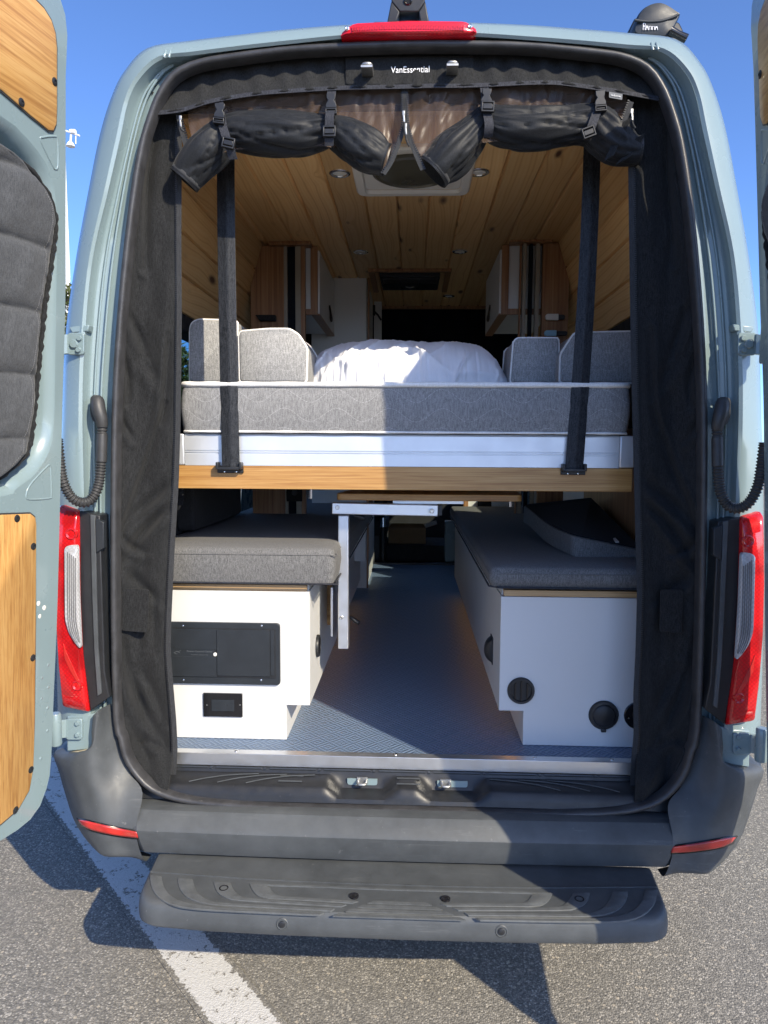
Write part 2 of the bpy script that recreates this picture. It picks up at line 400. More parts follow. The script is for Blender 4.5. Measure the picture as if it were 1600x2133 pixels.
class MB:
    def __init__(self): self.v = []; self.f = []
    def add(self, vs, fs):
        o = len(self.v); self.v += [Vector(q) for q in vs]; self.f += [tuple(o + i for i in q) for q in fs]; return self
    def box(self, a, b):
        (x0, y0, z0), (x1, y1, z1) = a, b
        x0, x1 = min(x0, x1), max(x0, x1); y0, y1 = min(y0, y1), max(y0, y1); z0, z1 = min(z0, z1), max(z0, z1)
        return self.add([(x0, y0, z0), (x1, y0, z0), (x1, y1, z0), (x0, y1, z0), (x0, y0, z1), (x1, y0, z1), (x1, y1, z1), (x0, y1, z1)],
                        [(0, 3, 2, 1), (4, 5, 6, 7), (0, 1, 5, 4), (1, 2, 6, 5), (2, 3, 7, 6), (3, 0, 4, 7)])
    def obox(self, c, ax, ay, az, s):
        c = Vector(c); ax, ay, az = Vector(ax), Vector(ay), Vector(az)
        vs = [c + ax * (i * s[0] / 2) + ay * (j * s[1] / 2) + az * (k * s[2] / 2) for k in (-1, 1) for j, i in ((-1, -1), (-1, 1), (1, 1), (1, -1))]
        return self.add(vs, [(0, 3, 2, 1), (4, 5, 6, 7), (0, 1, 5, 4), (1, 2, 6, 5), (2, 3, 7, 6), (3, 0, 4, 7)])
    def prism(self, poly, d):
        n = len(poly); d = Vector(d); vs = [Vector(q) for q in poly]; vs += [q + d for q in vs]
        fs = [tuple(range(n)), tuple(range(2 * n - 1, n - 1, -1))] + [(i, (i + 1) % n, n + (i + 1) % n, n + i) for i in range(n)]
        return self.add(vs, fs)
    def loft(self, rings, closed=True, caps=False, flip=False):
        n = len(rings[0]); vs = [q for r in rings for q in r]; fs = []
        for i in range(len(rings) - 1):
            for j in range(n if closed else n - 1):
                k = (j + 1) % n
                fs.append((i * n + j, i * n + k, (i + 1) * n + k, (i + 1) * n + j))
        if caps:
            fs.append(tuple(range(n))); fs.append(tuple((len(rings) - 1) * n + j for j in range(n)))
        return self.add(vs, fs)
    def grid(self, fn, nu, nv):
        return self.loft([[fn(i / nu, j / nv) for j in range(nv + 1)] for i in range(nu + 1)], closed=False)
    def tube(self, path, r, n=12, caps=True, up=None, radii=None, flat=1.0):
        path = [Vector(q) for q in path]; rings = []; prev = None
        for i, q in enumerate(path):
            t = (path[min(i + 1, len(path) - 1)] - path[max(i - 1, 0)]).normalized()
            if prev is None:
                a = Vector(up) if up else (Vector((0, 0, 1)) if abs(t.z) < 0.9 else Vector((1, 0, 0)))
            else: a = prev
            b = (a - t * a.dot(t)).normalized(); c = t.cross(b); prev = b
            rr = radii[i] if radii else r
            rings.append([q + (b * math.cos(2 * math.pi * k / n) + c * (flat * math.sin(2 * math.pi * k / n))) * rr for k in range(n)])
        return self.loft(rings, True, caps)
    def lathe(self, c, axis, prof, n=24):
        c = Vector(c); t = Vector(axis).normalized()
        a = Vector((0, 0, 1)) if abs(t.z) < 0.9 else Vector((1, 0, 0))
        b = (a - t * a.dot(t)).normalized(); e = t.cross(b)
        rings = [[c + t * h + (b * math.cos(2 * math.pi * k / n) + e * math.sin(2 * math.pi * k / n)) * max(r, 1e-5) for k in range(n)] for r, h in prof]
        return self.loft(rings, True, True)
    def strip(self, path, width_dir, w, nrm, t):
        """flat ribbon along a path: width w along width_dir (constant or per point), thickness t"""
        rings = []
        for i, q in enumerate(path):
            q = Vector(q); wd = Vector(width_dir[i]) if isinstance(width_dir, list) else Vector(width_dir)
            tg = (Vector(path[min(i + 1, len(path) - 1)]) - Vector(path[max(i - 1, 0)])).normalized()
            nn = wd.cross(tg).normalized()
            ww = w[i] if isinstance(w, list) else w
            rings.append([q - wd * ww / 2 - nn * t / 2, q + wd * ww / 2 - nn * t / 2, q + wd * ww / 2 + nn * t / 2, q - wd * ww / 2 + nn * t / 2])
        return self.loft(rings, True, True)
    def build(self, name, mat, parent=None, smooth=None, bevel=0, seg=2, solid=0, kind=None, recalc=True, loc=None):
        me = bpy.data.meshes.new(name)
        off = wloc(parent) if parent else Vector((0, 0, 0))
        if loc is not None: off = Vector(loc)
        me.from_pydata([tuple(q - off) for q in self.v], [], self.f)
        if recalc:
            bm = bmesh.new(); bm.from_mesh(me); bmesh.ops.recalc_face_normals(bm, faces=bm.faces); bm.to_mesh(me); bm.free()
        me.materials.append(mat if not isinstance(mat, str) else M[mat])
        o = bpy.data.objects.new(name, me); COL.objects.link(o)
        if parent:
            o.parent = parent
            if loc is not None: o.location = Vector(loc) - wloc(parent)
        elif loc is not None: o.location = loc
        if smooth is not None:
            me.shade_smooth()
            if smooth < 180: me.set_sharp_from_angle(angle=math.radians(smooth))
        if solid:
            s = o.modifiers.new('thickness', 'SOLIDIFY'); s.thickness = solid; s.offset = 0
        if bevel:
            b = o.modifiers.new('edge', 'BEVEL'); b.width = bevel; b.segments = seg; b.limit_method = 'ANGLE'; b.angle_limit = math.radians(35)
            if smooth is None: me.shade_smooth(); me.set_sharp_from_angle(angle=math.radians(50))
        if kind: o['kind'] = kind
        return o

def wloc(o):
    l = Vector(o.location)
    while o.parent: o = o.parent; l += Vector(o.location)
    return l
def tag(o, label, cat, group=None):
    o['label'] = label; o['category'] = cat
    if group: o['group'] = group
    return o
def thing(name, label, cat, loc, group=None):
    o = bpy.data.objects.new(name, None); COL.objects.link(o); o.location = loc; o.empty_display_size = 0.1
    return tag(o, label, cat, group)
def kids(o): return [c for c in bpy.data.objects if c.parent == o]
def dup(root, delta, label=None, parent=None):
    r = root.copy(); COL.objects.link(r); r.location = Vector(root.location) + Vector(delta)
    if label: r['label'] = label
    if parent: r.parent = parent
    for ch in kids(root):
        c = ch.copy(); COL.objects.link(c); c.parent = r
        for g in kids(ch):
            d = g.copy(); COL.objects.link(d); d.parent = c
    return r
def copy_part(o, delta):
    c = o.copy(); COL.objects.link(c); c.location = Vector(o.location) + Vector(delta)
    for g in kids(o):
        d = g.copy(); COL.objects.link(d); d.parent = c
    return c
def mirrored(pts): return [Vector((-q.x, q.y, q.z)) for q in (Vector(p) for p in pts)]
def text_mesh(name, body, size, origin, xdir, ydir, mat, parent, depth=0.0006, width=None):
    cu = bpy.data.curves.new(name + '_curve', 'FONT'); cu.body = body; cu.size = size; cu.extrude = depth; cu.align_x = 'CENTER'; cu.align_y = 'CENTER'
    to = bpy.data.objects.new(name + '_tmp', cu); COL.objects.link(to)
    me = bpy.data.meshes.new_from_object(to.evaluated_get(bpy.context.evaluated_depsgraph_get()))
    bpy.data.objects.remove(to); bpy.data.curves.remove(cu)
    xd, yd = Vector(xdir).normalized(), Vector(ydir).normalized(); zd = xd.cross(yd)
    xs = [q.co.x for q in me.vertices]; sx = 1.0
    if width and xs: sx = width / (max(xs) - min(xs))
    off = wloc(parent)
    for q in me.vertices:
        q.co = Vector(origin) + xd * (q.co.x * sx) + yd * q.co.y + zd * q.co.z - off
    me.materials.clear(); me.materials.append(M[mat])
    o = bpy.data.objects.new(name, me); COL.objects.link(o); o.parent = parent
    return o
def rounded(poly, r, n=5):
    """round the corners of a polygon (list of Vectors)"""
    out = []; L = len(poly); poly = [Vector(q) for q in poly]
    rr = r if isinstance(r, list) else [r] * L
    for i, q in enumerate(poly):
        a, b = poly[i - 1] - q, poly[(i + 1) % L] - q
        k = min(rr[i], a.length * 0.45, b.length * 0.45)
        if k <= 1e-6: out.append(q); continue
        p0, p1 = q + a.normalized() * k, q + b.normalized() * k
        for j in range(n + 1):
            t = j / n; out.append(p0 * (1 - t) ** 2 + q * 2 * t * (1 - t) + p1 * t * t)
    return out
def fbm(x, y, z=0.0): return noise.fractal(Vector((x, y, z)), 0.9, 2.0, 4)
def sm(a, b, x):
    t = max(0.0, min(1.0, (x - a) / (b - a))); return t * t * (3 - 2 * t)
# ================================================================== ground, line, tree, lamp
g = MB().grid(lambda u, v: Vector((-3000 + 6000 * u, -3000 + 6000 * v, 0)), 1, 1).build('ground', 'asphalt'); g['kind'] = 'structure'
pl = MB().grid(lambda u, v: Vector((-0.088 + 0.176 * u, -5 + 10 * v, 0)), 1, 1).build('parking_line', 'linepaint')
pl.location = (-0.662, 0.122, 0.003); pl.rotation_euler = (0, 0, math.radians(42.2)); pl['kind'] = 'structure'

def pine_tree(px, dist, top_py, label, seed, group=None):
    rs = random.Random(seed)
    base = P(px, 900, Y=dist); base.z = 0
    top = P(px, top_py, Y=dist).z
    t = thing('pine_tree', label, 'tree', base, group)
    tr = MB(); pts = [base + Vector((0.15 * math.sin(k * 0.9 + seed), 0.1 * math.cos(k), top * 0.97 * k / 8)) for k in range(9)]
    tr.tube(pts, 0.2, 10, True, radii=[0.24 * (1 - 0.9 * k / 8) + 0.02 for k in range(9)])
    limbs = []
    for k in range(46):
        h = top * rs.uniform(0.22, 0.97); a = rs.uniform(0, 6.283); ln = (1.02 - h / top) * top * 0.42 * rs.uniform(0.6, 1.1) + 0.25
        s = base + Vector((0, 0, h)); e = s + Vector((math.cos(a) * ln, math.sin(a) * ln, ln * rs.uniform(-0.05, 0.3)))
        tr.tube([s, s.lerp(e, 0.5) + Vector((0, 0, -0.06)), e], 0.03, 5, False, radii=[0.05, 0.03, 0.012]); limbs.append((s, e, ln))
    tr.build('trunk', 'bark', t, smooth=60)
    cr = MB()
    for s, e, ln in limbs:
        for q in range(int(16 + ln * 12)):
            c = s.lerp(e, rs.uniform(0.25, 1.05)) + Vector((rs.gauss(0, .16), rs.gauss(0, .16), rs.gauss(0.06, .11)))
            for j in range(5):
                d = Vector((rs.gauss(0, 1), rs.gauss(0, 1), rs.gauss(0.35, 0.8))).normalized(); sd_ = d.cross(Vector((rs.gauss(0, 1), rs.gauss(0, 1), rs.gauss(0, 1)))).normalized()
                l = rs.uniform(0.10, 0.22); wd = rs.uniform(0.012, 0.028)
                cr.add([c - sd_ * wd, c + sd_ * wd, c + d * l], [(0, 1, 2)])
    cr.build('crown', 'needles', t, recalc=False)
    return t
pine_tree(118, 16.0, 560, 'sunlit green pine rising between the open bamboo-lined door and the van', 3)
pine_tree(381, 13.0, 738, 'pine seen through the tinted side window behind the grey bolster', 5)

# street lamp: pole plus a head on a bracket
def street_lamp():
    D = 22.0
    b = P(139, 900, Y=D); b.z = 0
    t = thing('street_lamp', 'tall white street lamp on a slim pole beyond the open door', 'street lamp', b)
    pole = P(138, 500, Y=D); zt = P(131, 268, Y=D).z
    top = Vector((P(131, 268, Y=D).x, D, zt))
    MB().tube([b, Vector((P(141, 575, Y=D).x, D, P(141, 575, Y=D).z)), top], 0.08, 12, True, radii=[0.11, 0.085, 0.05]).build('pole', 'lampwhite', t, smooth=60)
    a0, a1 = P(118, 266, Y=D), P(166, 283, Y=D)
    MB().tube([a0, a1], 0.03, 8).build('arm', 'lampwhite', t, smooth=60)
    c = P(152, 275, Y=D)
    MB().box(c - Vector((0.10, 0.07, 0.05)), c + Vector((0.10, 0.07, 0.07))).build('ballast', 'lampwhite', t, bevel=0.015)
    n0 = P(148, 281, Y=D)
    MB().tube([n0, P(147, 294, Y=D)], 0.035, 10).build('neck', 'lampwhite', t, smooth=60)
    h = P(147, 303, Y=D)
    MB().lathe(h, (0, 0, 1), [(0.02, 0.12), (0.07, 0.11), (0.12, 0.03), (0.145, -0.03), (0.13, -0.04), (0.02, -0.05)], 20).build('lamp_head', 'lampwhite', t, smooth=60)
    MB().tube([P(158, 283, Y=D), P(158, 300, Y=D)], 0.018, 6).build('bracket', 'lampwhite', t, smooth=60)
street_lamp()

# ================================================================== the van
VAN = thing('camper_van', 'blue-grey high-roof camper van with both rear doors swung open', 'van', (0, 0, 0))
K_OUT = [(120, 1500), (118, 1300), (122, 1060), (132, 850), (141, 690), (163, 540), (188, 400), (210, 290), (235, 212), (262, 158), (310, 108), (400, 92), (500, 80), (600, 69), (720, 60), (852, 54)]
K_CRE = [(190, 1500), (182, 1300), (176, 1060), (172, 850), (178, 690), (193, 540), (225, 400), (250, 290), (266, 215), (289, 166), (335, 125), (405, 115), (500, 103), (600, 92), (720, 80), (852, 72)]
K_RIB = [(200, 1500), (194, 1300), (186, 1060), (182, 850), (189, 690), (205, 540), (236, 400), (263, 290), (281, 222), (301, 180), (344, 138), (411, 124), (500, 109), (600, 97), (720, 86), (852, 78)]
K_SO = [(232, 1500), (226, 1300), (226, 1060), (229, 850), (240, 690), (255, 540), (272, 400), (290, 300), (308, 235), (328, 185), (358, 146), (412, 124), (500, 109), (600, 97), (720, 90), (852, 85)]
K_SI = [(253, 1500), (250, 1300), (249, 1060), (252, 850), (258, 690), (270, 540), (287, 400), (303, 305), (322, 245), (342, 200), (372, 163), (418, 138), (500, 124), (600, 111), (720, 104), (852, 100)]
def halfcurve(keys, Y, per=5):
    pts = [P(x, y, Y=Y) for x, y in keys]; pts[-1].x = 0
    c = keypath(pts, per)
    return c
def fullcurve(keys, Y, per=5):
    c = halfcurve(keys, Y, per)
    return c + mirrored(c[:-1])[::-1]
C_OUT = fullcurve(K_OUT, 0.06); C_CRE = fullcurve(K_CRE, 0.0)
C_RIB = fullcurve(K_RIB, 0.03); C_SO = fullcurve(K_SO, 0.045); C_SI = fullcurve(K_SI, 0.040)
C_IN = [Vector((q.x * 0.997, 0.075, q.z - 0.001)) for q in C_SI]
C_R0 = [a.lerp(b, 0.12) + Vector((0, -0.004, 0)) for a, b in zip(C_CRE, C_RIB)]
def mid(a, b, k, y): return [Vector((p.x + (q.x - p.x) * k, y, p.z + (q.z - p.z) * k)) for p, q in zip(a, b)]
ring_a = mid(C_CRE, C_OUT, 0.10, -0.006); ring_b = mid(C_CRE, C_OUT, 0.55, 0.006); ring_c = mid(C_CRE, C_OUT, 0.86, 0.028)
side_in = [Vector((q.x, 0.30, q.z + (0.012 if abs(q.x) < 0.7 else 0))) for q in C_OUT]
side_in = [Vector((q.x * (1.004), q.y, q.z)) for q in side_in]
MB().loft([C_CRE, ring_a, ring_b, ring_c, C_OUT, side_in], closed=False).build('rear_body_frame', 'paint', VAN, smooth=50)
MB().loft([C_CRE, C_R0, C_RIB, mid(C_RIB, C_SO, 0.08, 0.036), mid(C_RIB, C_SO, 0.5, 0.05), C_SO, C_SI], closed=False).build('door_jamb', 'paint', VAN, smooth=40)
# pressed ribs that run up the jamb, and short weld seams at the roof corner
for k in (0.30, 0.62):
    path = [Vector((a.x + (b.x - a.x) * k, 0.036, a.z + (b.z - a.z) * k)) for a, b in zip(C_RIB[:52], C_SO[:52])]
    for pth in (path, mirrored(path)): MB().tube(pth, 0.0035, 8, False).build('jamb_rib', 'paint', VAN, smooth=60)
for x in (343, 353):
    a, b, c = P(x + 4, 97, Y=0.03), P(x + 2, 108, Y=-0.004), P(x - 1, 120, Y=-0.004)
    for pts in ([a, b, c], mirrored([a, b, c])):
        MB().tube(pts, 0.0035, 6).build('roof_seam', 'paint', VAN, smooth=60)
# long sides with window openings, roof, front, underside
def xo(z):
    pts = sorted([(q.z, abs(q.x)) for q in C_OUT if q.x < 0])
    for (z0, x0), (z1, x1) in zip(pts, pts[1:]):
        if z0 <= z <= z1: return x0 + (x1 - x0) * (z - z0) / max(1e-6, z1 - z0)
    return pts[0][1]
ZL = [0.35, 0.8, 1.2, 1.66, 2.06, 2.3]; YL = [0.30, 0.42, 1.25, 1.42, 2.30, 3.7, 4.7, 5.3]
for s in (-1, 1):
    m = MB()
    for i in range(len(ZL) - 1):
        for j in range(len(YL) - 1):
            if (i == 3 and j in (1, 3, 5)) or (i == 2 and j == 3 and s < 0): continue
            X0, X1 = xo(ZL[i]) * 1.004 * s, xo(ZL[i + 1]) * 1.004 * s
            m.add([(X0, YL[j], ZL[i]), (X0, YL[j + 1], ZL[i]), (X1, YL[j + 1], ZL[i + 1]), (X1, YL[j], ZL[i + 1])], [(0, 1, 2, 3)])
    m.build('body_side', 'paint', VAN, solid=0.002)
    X0, X1 = xo(1.66) * 1.002 * s, xo(2.06) * 1.002 * s
    MB().add([(X0, 0.42, 1.66), (X0, 1.25, 1.66), (X1, 1.25, 2.06), (X1, 0.42, 2.06)], [(0, 1, 2, 3)]).build('side_window', 'glass', VAN, solid=0.004)
    MB().add([(X0, 3.7, 1.66), (X0, 4.7, 1.66), (X1, 4.7, 2.06), (X1, 3.7, 2.06)], [(0, 1, 2, 3)]).build('cab_window', 'clearglass', VAN, solid=0.004)
    za_ = 1.2 if s < 0 else 1.66; X0 = xo(za_) * 1.002 * s
    MB().add([(X0, 1.42, za_), (X0, 2.30, za_), (X1, 2.30, 2.06), (X1, 1.42, 2.06)], [(0, 1, 2, 3)]).build('side_window', 'clearglass', VAN, solid=0.004)  # left pane is out of view, added to let more daylight inside
top_i = [q for q in side_in if q.z > 2.29]
rf = MB().loft([top_i, [Vector((q.x, 5.3, q.z + (0.02 if abs(q.x) < 0.6 else 0))) for q in top_i]], closed=False)
l, r_ = top_i[0], top_i[-1]
for q, s in ((l, -1), (r_, 1)):
    zt, xt = 2.3, xo(2.3) * 1.004 * s
    rf.add([(xt, 0.3, zt), (xt, 5.3, zt), (q.x, 5.3, q.z + 0.001), (q.x, 0.3, q.z + 0.001)], [(0, 1, 2, 3)])
rf.build('roof', 'paint', VAN, smooth=40)
MB().box((-1.0, 5.3, 0.35), (1.0, 5.36, 1.45)).build('front_bulkhead', 'dark', VAN)
MB().box((-1.0, 5.3, 2.15), (1.0, 5.36, 2.72)).build('front_header', 'paint', VAN)
MB().box((-1.0, 5.32, 1.45), (1.0, 5.326, 2.15)).build('windscreen', 'clearglass', VAN)
MB().box((-0.93, 0.16, 0.42), (0.93, 5.3, 0.60)).build('underbody', 'blackpl', VAN)
for s in (-1, 1):
    wz = MB().lathe((s * 0.72, 1.05, 0.345), (s, 0, 0), [(0.20, 0.0), (0.32, 0.0), (0.345, 0.03), (0.345, 0.19), (0.32, 0.22), (0.21, 0.22)], 40).build('wheel', 'tyre', VAN, smooth=40)
    MB().lathe((s * 0.72, 1.05, 0.345), (s, 0, 0), [(0.02, 0.14), (0.12, 0.15), (0.19, 0.19), (0.208, 0.21), (0.208, 0.05), (0.02, 0.05)], 32).build('rim', 'steel', wz, smooth=40)

# door seal: one rubber loop
half = [P(x, y, Y=0.012) for x, y in [(852, 1690), (600, 1684), (420, 1672), (345, 1656), (308, 1637), (280, 1607), (262, 1575), (252, 1535), (243, 1500)]]
half[0].x = 0
up = [((P(a[0], a[1], Y=0.012) + P(b[0], b[1], Y=0.012)) / 2) for a, b in zip(K_SO, K_SI)][1:]
up[-1].x = 0
loop = half + up
loop = loop + mirrored(loop[1:-1])[::-1]
lp = smoothpath(loop, 260, True)
m = MB(); rings = []
n_ = len(lp)
for i, q in enumerate(lp):
    t = (lp[(i + 1) % n_] - lp[i - 1]).normalized(); b = Vector((0, 1, 0)); c = t.cross(b).normalized()
    jit = 0.0006 * math.sin(i * 1.7)
    prof = [(-0.009, 0.03), (-0.009, -0.002), (-0.006, -0.008), (0.0, -0.0105 + jit), (0.006, -0.008), (0.0095, -0.002), (0.0095, 0.005), (0.0045, 0.009), (0.0045, 0.03)]
    rings.append([q + c * x + b * y for x, y in prof])
rings.append(rings[0])
m.loft(rings, closed=False).build('door_seal', 'rubber', VAN, smooth=60)
del m

# ---------------- floor, threshold, sill plate with striker wells
FZ = 0.648
MB().box((-0.86, 0.155, 0.60), (0.86, 3.76, FZ)).build('floor', 'floor', VAN)
th = MB().prism([Vector((-0.80, y, z)) for y, z in [(0.118, 0.615), (0.118, 0.6530), (0.150, 0.6530), (0.150, 0.6495), (0.1215, 0.6495), (0.1215, 0.615)]], (1.60, 0, 0)).build('threshold_strip', 'alu', VAN, bevel=0.0012)
for x in (-0.51, -0.02, 0.40, 0.63):
    MB().lathe((x, 0.138, 0.6530), (0, 0, 1), [(0.006, 0), (0.006, 0.0015), (0.003, 0.003), (0.0, 0.003)], 12).build('screw', 'chrome', th, smooth=40)
profA = [(0.026, 0.552), (0.030, 0.566), (0.036, 0.588), (0.046, 0.594), (0.075, 0.600), (0.092, 0.604), (0.100, 0.604), (0.103, 0.612), (0.118, 0.614)]
profB = [(0.026, 0.552), (0.030, 0.563), (0.045, 0.566), (0.060, 0.568), (0.082, 0.572), (0.092, 0.588), (0.100, 0.604), (0.103, 0.612), (0.118, 0.614)]
def wellw(x):
    return max(sm(0.115, 0.055, abs(x + 0.118)), sm(0.115, 0.055, abs(x - 0.150)))
rings = []
for i in range(241):
    x = -0.80 + 1.6 * i / 240; k = wellw(x)
    rings.append([Vector((x, a[0] * (1 - k) + b[0] * k, a[1] * (1 - k) + b[1] * k)) for a, b in zip(profA, profB)])
SILL = MB().loft(rings, closed=False).build('sill_plate', 'blackpl', VAN, smooth=45)
for cx, dx in ((-0.118, 0), (0.150, -0.02)):
    poly = rounded([Vector((cx - 0.045, 0.0855, 0.599)), Vector((cx + 0.045, 0.0855, 0.599)), Vector((cx + 0.045, 0.0855, 0.580)), Vector((cx - 0.045, 0.0855, 0.580))], [0.001, 0.001, 0.012, 0.012])
    MB().prism(poly, (0, 0.004, 0)).build('striker_slot', 'paint', SILL)
    sx = cx + dx
    st = MB().tube(rounded([Vector((sx - 0.012, 0.088, 0.597)), Vector((sx - 0.012, 0.060, 0.593)), Vector((sx + 0.012, 0.060, 0.593)), Vector((sx + 0.012, 0.088, 0.597))], [0, 0.01, 0.01, 0]), 0.0042, 10)
    st.box((sx - 0.016, 0.082, 0.585), (sx + 0.016, 0.089, 0.603)); st.build('door_striker', 'steel', SILL, smooth=50)
for k in range(3):
    for s in (-1, 1):
        x0 = s * (0.63 - 0.085 * k)
        pts = [Vector((x0, 0.048, 0.5965)), Vector((x0 - s * 0.05, 0.066, 0.6005)), Vector((x0 - s * 0.12, 0.082, 0.604)), Vector((x0 - s * 0.20, 0.090, 0.6055))]
        MB().tube(smoothpath(pts, 14), 0.0016, 6).build('sill_rib', 'bumper', SILL, smooth=50)
for x in (-0.33, 0.02):
    MB().box((x - 0.035, 0.058, 0.598), (x + 0.035, 0.062, 0.6003)).build('sill_bar', 'bumper', SILL); MB().box((x - 0.035, 0.085, 0.602), (x + 0.035, 0.089, 0.6045)).build('sill_bar', 'bumper', SILL)
cl = MB()
for i in range(9):
    x = -0.66 + i * 0.165
    cl.box((x - 0.07, 0.1045, 0.6128), (x + 0.07, 0.113, 0.6146)); cl.box((x + 0.078, 0.100, 0.612), (x + 0.084, 0.112, 0.616))
cl.build('sill_clip', 'panelpl', SILL)

# ---------------- bumper
bprof = [(0.06, 0.545), (0.03, 0.5475), (-0.006, 0.5475), (-0.022, 0.544), (-0.036, 0.532), (-0.052, 0.512), (-0.0575, 0.5045), (-0.0595, 0.5005), (-0.0590, 0.495), (-0.053, 0.466), (-0.046, 0.438), (-0.040, 0.426), (-0.02, 0.420), (0.10, 0.418)]
BE = [(0.405, -P(300, 1793, Y=-0.043).x), (0.432, -P(299, 1790, Y=-0.046).x), (0.5005, -P(284, 1746, Y=-0.0595).x), (0.548, -P(291, 1662, Y=-0.006).x), (0.56, -P(292, 1652, Y=0.02).x)]
def bex(z):
    for (z0, x0), (z1, x1) in zip(BE, BE[1:]):
        if z <= z1: return x0 + (x1 - x0) * max(0, (z - z0) / (z1 - z0)) - 0.0015
    return BE[-1][1]
rings = []
for i in range(61):
    k = -1 + 2 * i / 60; bow = 0.010 * (1 - k * k)
    rings.append([Vector((k * bex(z), y - (bow if y < 0.02 else 0), z)) for y, z in bprof])
for e_, at_ in ((-1, 0), (1, len(rings) + 1)):
    rings.insert(at_, [Vector((e_ * (bex(z) + 0.035), y + (0.020 if y < 0.02 else 0), z)) for y, z in bprof])
MB().loft(rings, closed=False).build('bumper', 'bumper', VAN, smooth=24)
I_ = [(232, 1466), (238, 1500), (245, 1540), (257, 1580), (275, 1615), (297, 1652), (284, 1720), (288, 1760), (302, 1794)]
M_ = [(207, 1478), (203, 1510), (199, 1545), (195, 1575), (196, 1625), (212, 1680), (220, 1730), (228, 1763), (245, 1785)]
O_ = [(196, 1490), (194, 1525), (191, 1556), (119, 1567), (127, 1612), (141, 1662), (156, 1708), (173, 1738), (196, 1760)]
def corner(mir):
    rows = []
    YI = [0.028, 0.028, 0.028, 0.026, 0.016, -0.010, -0.051, -0.048, -0.038]; YM = [-0.03, -0.033, -0.035, -0.037, -0.045, -0.052, -0.060, -0.052, -0.042]
    for k_, (a, b, c) in enumerate(zip(I_, M_, O_)):
        p0, p1, p2 = P(*a, Y=YI[k_]), P(*b, Y=YM[k_]), P(*c, Y=0.02)
        p01 = p0.lerp(p1, 0.5) + Vector((0, 0.008, 0)); p12 = p1.lerp(p2, 0.55) + Vector((0, -0.022, 0))
        p3 = p2 + Vector((-0.012, 0.06, 0)); p4 = p2 + Vector((-0.016, 0.45, 0))
        rows.append([p0, p01, p1, p1.lerp(p12, 0.5) + Vector((0, -0.006, 0)), p12, p2, p3, p4])
    last = [q + Vector((0, 0.05 if i < 5 else 0, -0.01)) for i, q in enumerate(rows[-1])]
    rows.append(last)
    rows = [list(r) for r in zip(*[keypath(list(c), 4) for c in zip(*rows)])]
    if mir: rows = [mirrored(r) for r in rows]
    return rows
from mathutils.bvhtree import BVHTree
def onto(o, pxs, lift):
    bv = BVHTree.FromPolygons([q.co for q in o.data.vertices], [tuple(f.vertices) for f in o.data.polygons])
    out = []; last = 0.0
    for x, y in pxs:
        d = (P(x, y, Y=3) - CAM).normalized(); h = bv.ray_cast(CAM, d)
        q = h[0] if h[0] is not None else P(x, y, Y=last)
        last = q.y; out.append(q - d * lift)
    return out
bcs = []
for mir in (0, 1):
    bc = MB().loft([keypath(r, 4) for r in corner(mir)], closed=False).build('bumper_corner', 'bumper', VAN, smooth=55); bcs.append(bc)
    # shelf under the hinge
    sp = [P(119, 1567, Y=0.03), P(160, 1566, Y=-0.02), P(191, 1558, Y=-0.02), P(205, 1552, Y=0.05), P(119, 1552, Y=0.16)]
    if mir: sp = mirrored(sp)
    MB().prism(sp, (0, 0, -0.01)).build('hinge_shelf', 'tan' if not mir else 'bumper', bc)
    tops = [(163, 1707), (180, 1710), (210, 1717), (250, 1726), (285, 1733)]; bots = [(171, 1718), (190, 1728), (222, 1736), (258, 1742), (288, 1745)]
    def rows(grow, lift):
        g0 = [(x, y - grow) for x, y in tops]; g1 = [(x, y + grow) for x, y in bots]
        g0 = [(x + (-grow if i == 0 else 0), y) for i, (x, y) in enumerate(g0)]; g1 = [(x + (-grow if i == 0 else 0), y) for i, (x, y) in enumerate(g1)]
        A_ = [p.to_tuple()[:2] for p in smoothpath([(x, y, 0) for x, y in g0], 24)]; B_ = [p.to_tuple()[:2] for p in smoothpath([(x, y, 0) for x, y in g1], 24)]
        out = []
        for k in range(5):
            t = k / 4; out.append(onto(bcs[0], [(p[0] + (q[0] - p[0]) * t, p[1] + (q[1] - p[1]) * t) for p, q in zip(A_, B_)], lift))
        return [mirrored(r) for r in out] if mir else out
    MB().loft(rows(0, 0.0045), closed=False).build('reflector', 'redrefl', bc, solid=0.003, smooth=60)
    MB().loft(rows(3.0, 0.0022), closed=False).build('reflector_bezel', 'gloss', bc, solid=0.002, smooth=60)

# ---------------- step with moulded tread
SZ = lambda x, y: 0.4165 + 0.004 * (y + 0.26)
def step_outline(ins):
    pts = [Vector((-0.706 + ins, -0.03, 0)), Vector((-0.700 + ins, -0.10, 0)), Vector((-0.684 + ins, -0.248 + ins, 0)), Vector((-0.50, -0.262 + ins, 0)), Vector((-0.3, -0.268 + ins, 0)), Vector((0, -0.271 + ins, 0))]
    c = rounded(pts, [0.0, 0.02, 0.072, 0.02, 0.02, 0], 8)
    return c + mirrored(c[:-1])[::-1]
rings = []
for ins, z, top in ((0.03, 0.352, 0), (0.006, 0.353, 0), (0.0, 0.360, 0), (-0.001, 0.380, 0), (0.001, 0.400, 0), (0.005, 0.411, 0), (0.0105, 0.4175, 0), (0.019, 0, 1), (0.034, 0, 1)):
    rings.append([Vector((q.x, q.y, SZ(q.x, q.y) - (0.0008 if ins < 0.03 else 0) if top else z - 0.0035 + 0.004 * (q.y + 0.26))) for q in step_outline(ins)])
mstep = MB().loft(rings, closed=True, caps=True)
STEP = mstep.build('rear_step', 'bumper', VAN, smooth=38)
